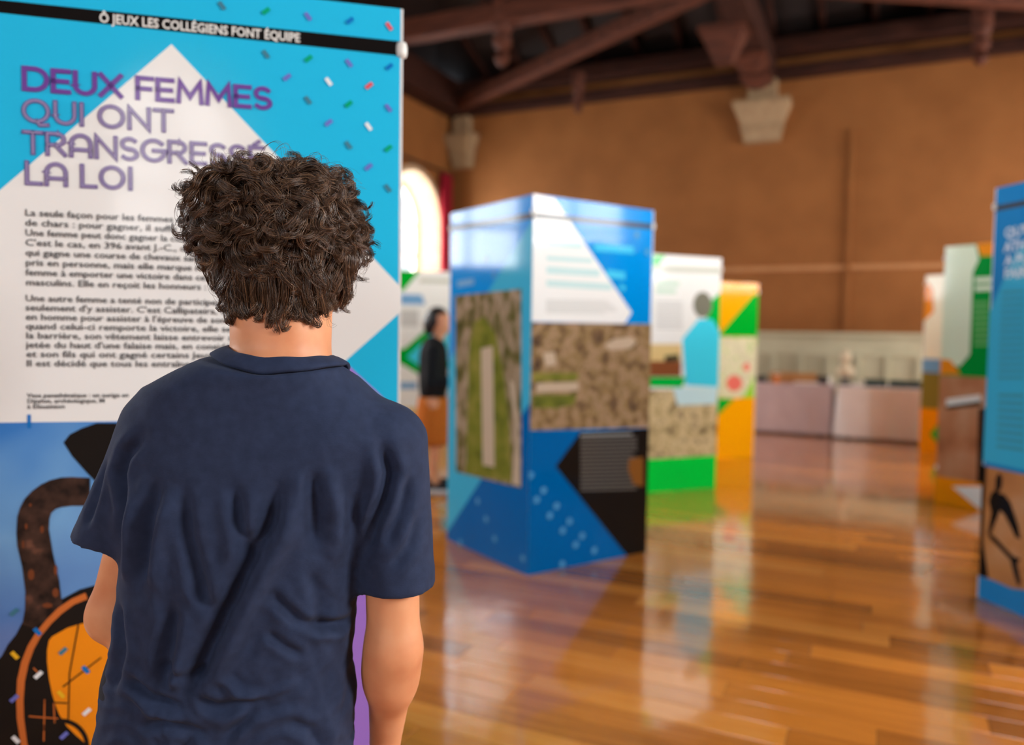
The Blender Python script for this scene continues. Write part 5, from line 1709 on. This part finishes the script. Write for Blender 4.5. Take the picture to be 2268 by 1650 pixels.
# nape locks lie on the neck and curl at their tips
def nape_locks(seed):
    r = np.random.default_rng(seed)
    n, K = 66, 26
    t = np.linspace(0, 1, K)
    ph = np.radians(np.linspace(-78, 78, n) + r.normal(size=n) * 3)
    G = np.zeros((n, K, 3))
    zb = 1.290 + .010 * r.random(n) + .016 * (np.abs(ph) / 1.3) ** 2
    tail = r.random(n) < .3
    zb = np.where(tail & (np.abs(ph) < .9), zb - .014, zb)
    ztop = 1.372 + .012 * r.random(n)
    sw = np.where(r.random(n) < .5, -1.0, 1.0)
    rc = .005 + .006 * r.random(n)
    f0 = r.random(n) * .8
    for k in range(K):
        z = ztop + (zb - ztop) * np.sin(t[k] * np.pi * .58)
        hook = np.clip((t[k] - .5) / .5, 0, 1)
        ang = ph + (sw * rc * np.sin(t[k] * 4.5 + f0) + sw * .013 * hook ** 2) / .07
        rad = .083 - .010 * t[k] + rc * .9 * np.sin(hook * np.pi) + .004 * np.sin(t[k] * 5 + f0 * 5)
        G[:, k] = np.stack([-.334 + rad * np.sin(ang), 1.134 - rad * .98 * np.cos(ang), z + .006 * hook ** 3], 1)
    return G, n
G3, n3 = nape_locks(31)
V3, F3 = strands(G3, 30, np.full(n3, .0058), .00042, 33, .0009)
# a few long loops that have sprung loose on top
t_ = np.linspace(0, 1, 26)
loops = []
for x0, y0, z0, w_, h_ in ((-.362, 1.115, 1.512, .042, .034), (-.350, 1.13, 1.515, .034, .030), (-.300, 1.12, 1.510, .030, .024), (-.290, 1.135, 1.508, .026, .022), (-.405, 1.12, 1.495, -.030, .020)):
    loops.append(np.stack([x0 + w_ * (t_ - .12 * np.sin(t_ * 6.28)), y0 + .01 * np.sin(t_ * 5), z0 + h_ * np.sin(t_ * np.pi)], 1))
V4, F4 = strands(np.array(loops), 3, np.full(len(loops), .0022), .00026, 35, .0012)
# loose flyaway hairs
G2, n2 = make_locks(150, 17)
G2 = HC + (G2 - HC) * 1.045
V2, F2 = strands(G2, 4, np.full(n2, .009), .00024, 21, .003)
VV = np.concatenate([V1, V2, V3, V4])
FF = np.concatenate([F1, F2 + len(V1), F3 + len(V1) + len(V2), F4 + len(V1) + len(V2) + len(V3)])
hs = np_obj('hair_strands', VV - BO, FF, M_hair, boy)
hs['kind'] = 'stuff'
hs['label'] = 'curly brown hair'

# ------------------------------------------------------------------ second visitor, half hidden by the blue tower
VO = np.array((-.62, 6.30, 0.0))
vis = empty('person', VO)
tag(vis, 'dark-haired visitor in a black top and rust-coloured skirt beside the blue tower', 'person')
M_blackt = fabric('black_jersey', (12, 12, 14), (18, 18, 21))
M_rust = fabric('rust_cotton', (190, 100, 24), (206, 112, 34))
X0, Y0 = -.625, 6.30
f = Field((-1.0, 5.95, 0.0), (-.25, 6.65, 1.52), .011)
f.ell((X0 + .035, Y0, 1.375), (.085, .068, .092), .03)
f.ell((X0 + .075, Y0, 1.315), (.050, .045, .050), .03)
f.cone((X0 + .112, Y0, 1.37), (X0 + .128, Y0, 1.345), .010, .013, .015)
f.cone((X0 + .02, Y0, 1.16), (X0 + .035, Y0, 1.32), .045, .048, .03)
f.cone((X0 - .01, Y0, 1.10), (X0 - .01, Y0, .75), .09, .085, .03)
for sy in (-1, 1):
    f.cone((X0 - .005, Y0 + sy * .085, .72), (X0 + .02, Y0 + sy * .075, .42), .068, .050, .03)
    f.cone((X0 + .02, Y0 + sy * .075, .42), (X0 - .01, Y0 + sy * .075, .07), .048, .032, .02)
    f.cone((X0 - .01, Y0 + sy * .075, .07), (X0 + .09, Y0 + sy * .075, .045), .030, .026, .02)
    f.cone((X0, Y0 + sy * .15, 1.10), (X0 - .01, Y0 + sy * .175, .86), .038, .034, .03)
    f.cone((X0 - .01, Y0 + sy * .175, .86), (X0 + .20, Y0 + sy * .12, .88), .032, .024, .02)
hand(f, (X0 + .20, Y0 - .12, .88), (1, .2, .05), (0, -.3, 1), (0, .5, .8))
hand(f, (X0 + .20, Y0 + .12, .88), (1, -.2, .05), (0, .3, 1), (0, -.5, .8))
V, Q = f.mesh()
np_obj('body', relax(V, Q, 2) - VO, Q, M_skin, vis)
f = Field((-1.0, 5.95, .6), (-.25, 6.65, 1.35), .011)
f.add(lambda X, Y, Z: (np.sqrt(((X - X0 + .01) / .118) ** 2 + ((Y - Y0) / .155) ** 2 + (np.abs(Z - .96) / .29) ** 4) - 1) * .11, (X0 - .15, Y0 - .2, .64), (X0 + .15, Y0 + .2, 1.28), 0)
for sy in (-1, 1):
    f.cone((X0, Y0 + sy * .13, 1.13), (X0 - .012, Y0 + sy * .175, .87), .056, .050, .03)
    f.cone((X0 - .012, Y0 + sy * .175, .87), (X0 + .17, Y0 + sy * .125, .885), .048, .037, .02)
V, Q = f.mesh()
np_obj('long_sleeved_top', relax(V, Q, 2) - VO, Q, M_blackt, vis)
# skirt: flared rings with soft pleats
rings = []
for i in range(9):
    t = i / 8
    zz = .76 - .38 * t
    ra, rb = .118 + .045 * t, .140 + .040 * t
    rings.append([(X0 - .01 + (ra + .010 * t * math.sin(k * 1.31 * 3)) * math.cos(2 * math.pi * k / 40) - VO[0], (rb + .010 * t * math.sin(k * 1.31 * 3)) * math.sin(2 * math.pi * k / 40), zz) for k in range(40)])
sk = MB().loft(rings, cap=False).build('skirt', M_rust, vis, smooth=True)
sk.modifiers.new('thick', 'SOLIDIFY').thickness = .006
f = Field((-1.0, 6.0, 1.15), (-.4, 6.6, 1.55), .009)
f.ell((X0 + .018, Y0, 1.392), (.092, .080, .094), .02)
f.ell((X0 - .045, Y0, 1.335), (.050, .066, .085), .03)
f.cut(lambda X, Y, Z: np.maximum(.025 - (X - X0) , (Z - 1.425)) , (X0 - .0, Y0 - .2, 1.2), (X0 + .2, Y0 + .2, 1.44))
V, Q = f.mesh()
np_obj('hair', relax(V, Q, 2) - VO, Q, mat('black_hair', (24, 18, 16), .45), vis)
shoe(vis, X0 - .01, Y0 - .075, -math.pi / 2, VO, mat('black_shoe', (16, 16, 18), .5), .95)
shoe(vis, X0 - .01, Y0 + .075, -math.pi / 2, VO, mat('black_shoe', (16, 16, 18), .5), .95)
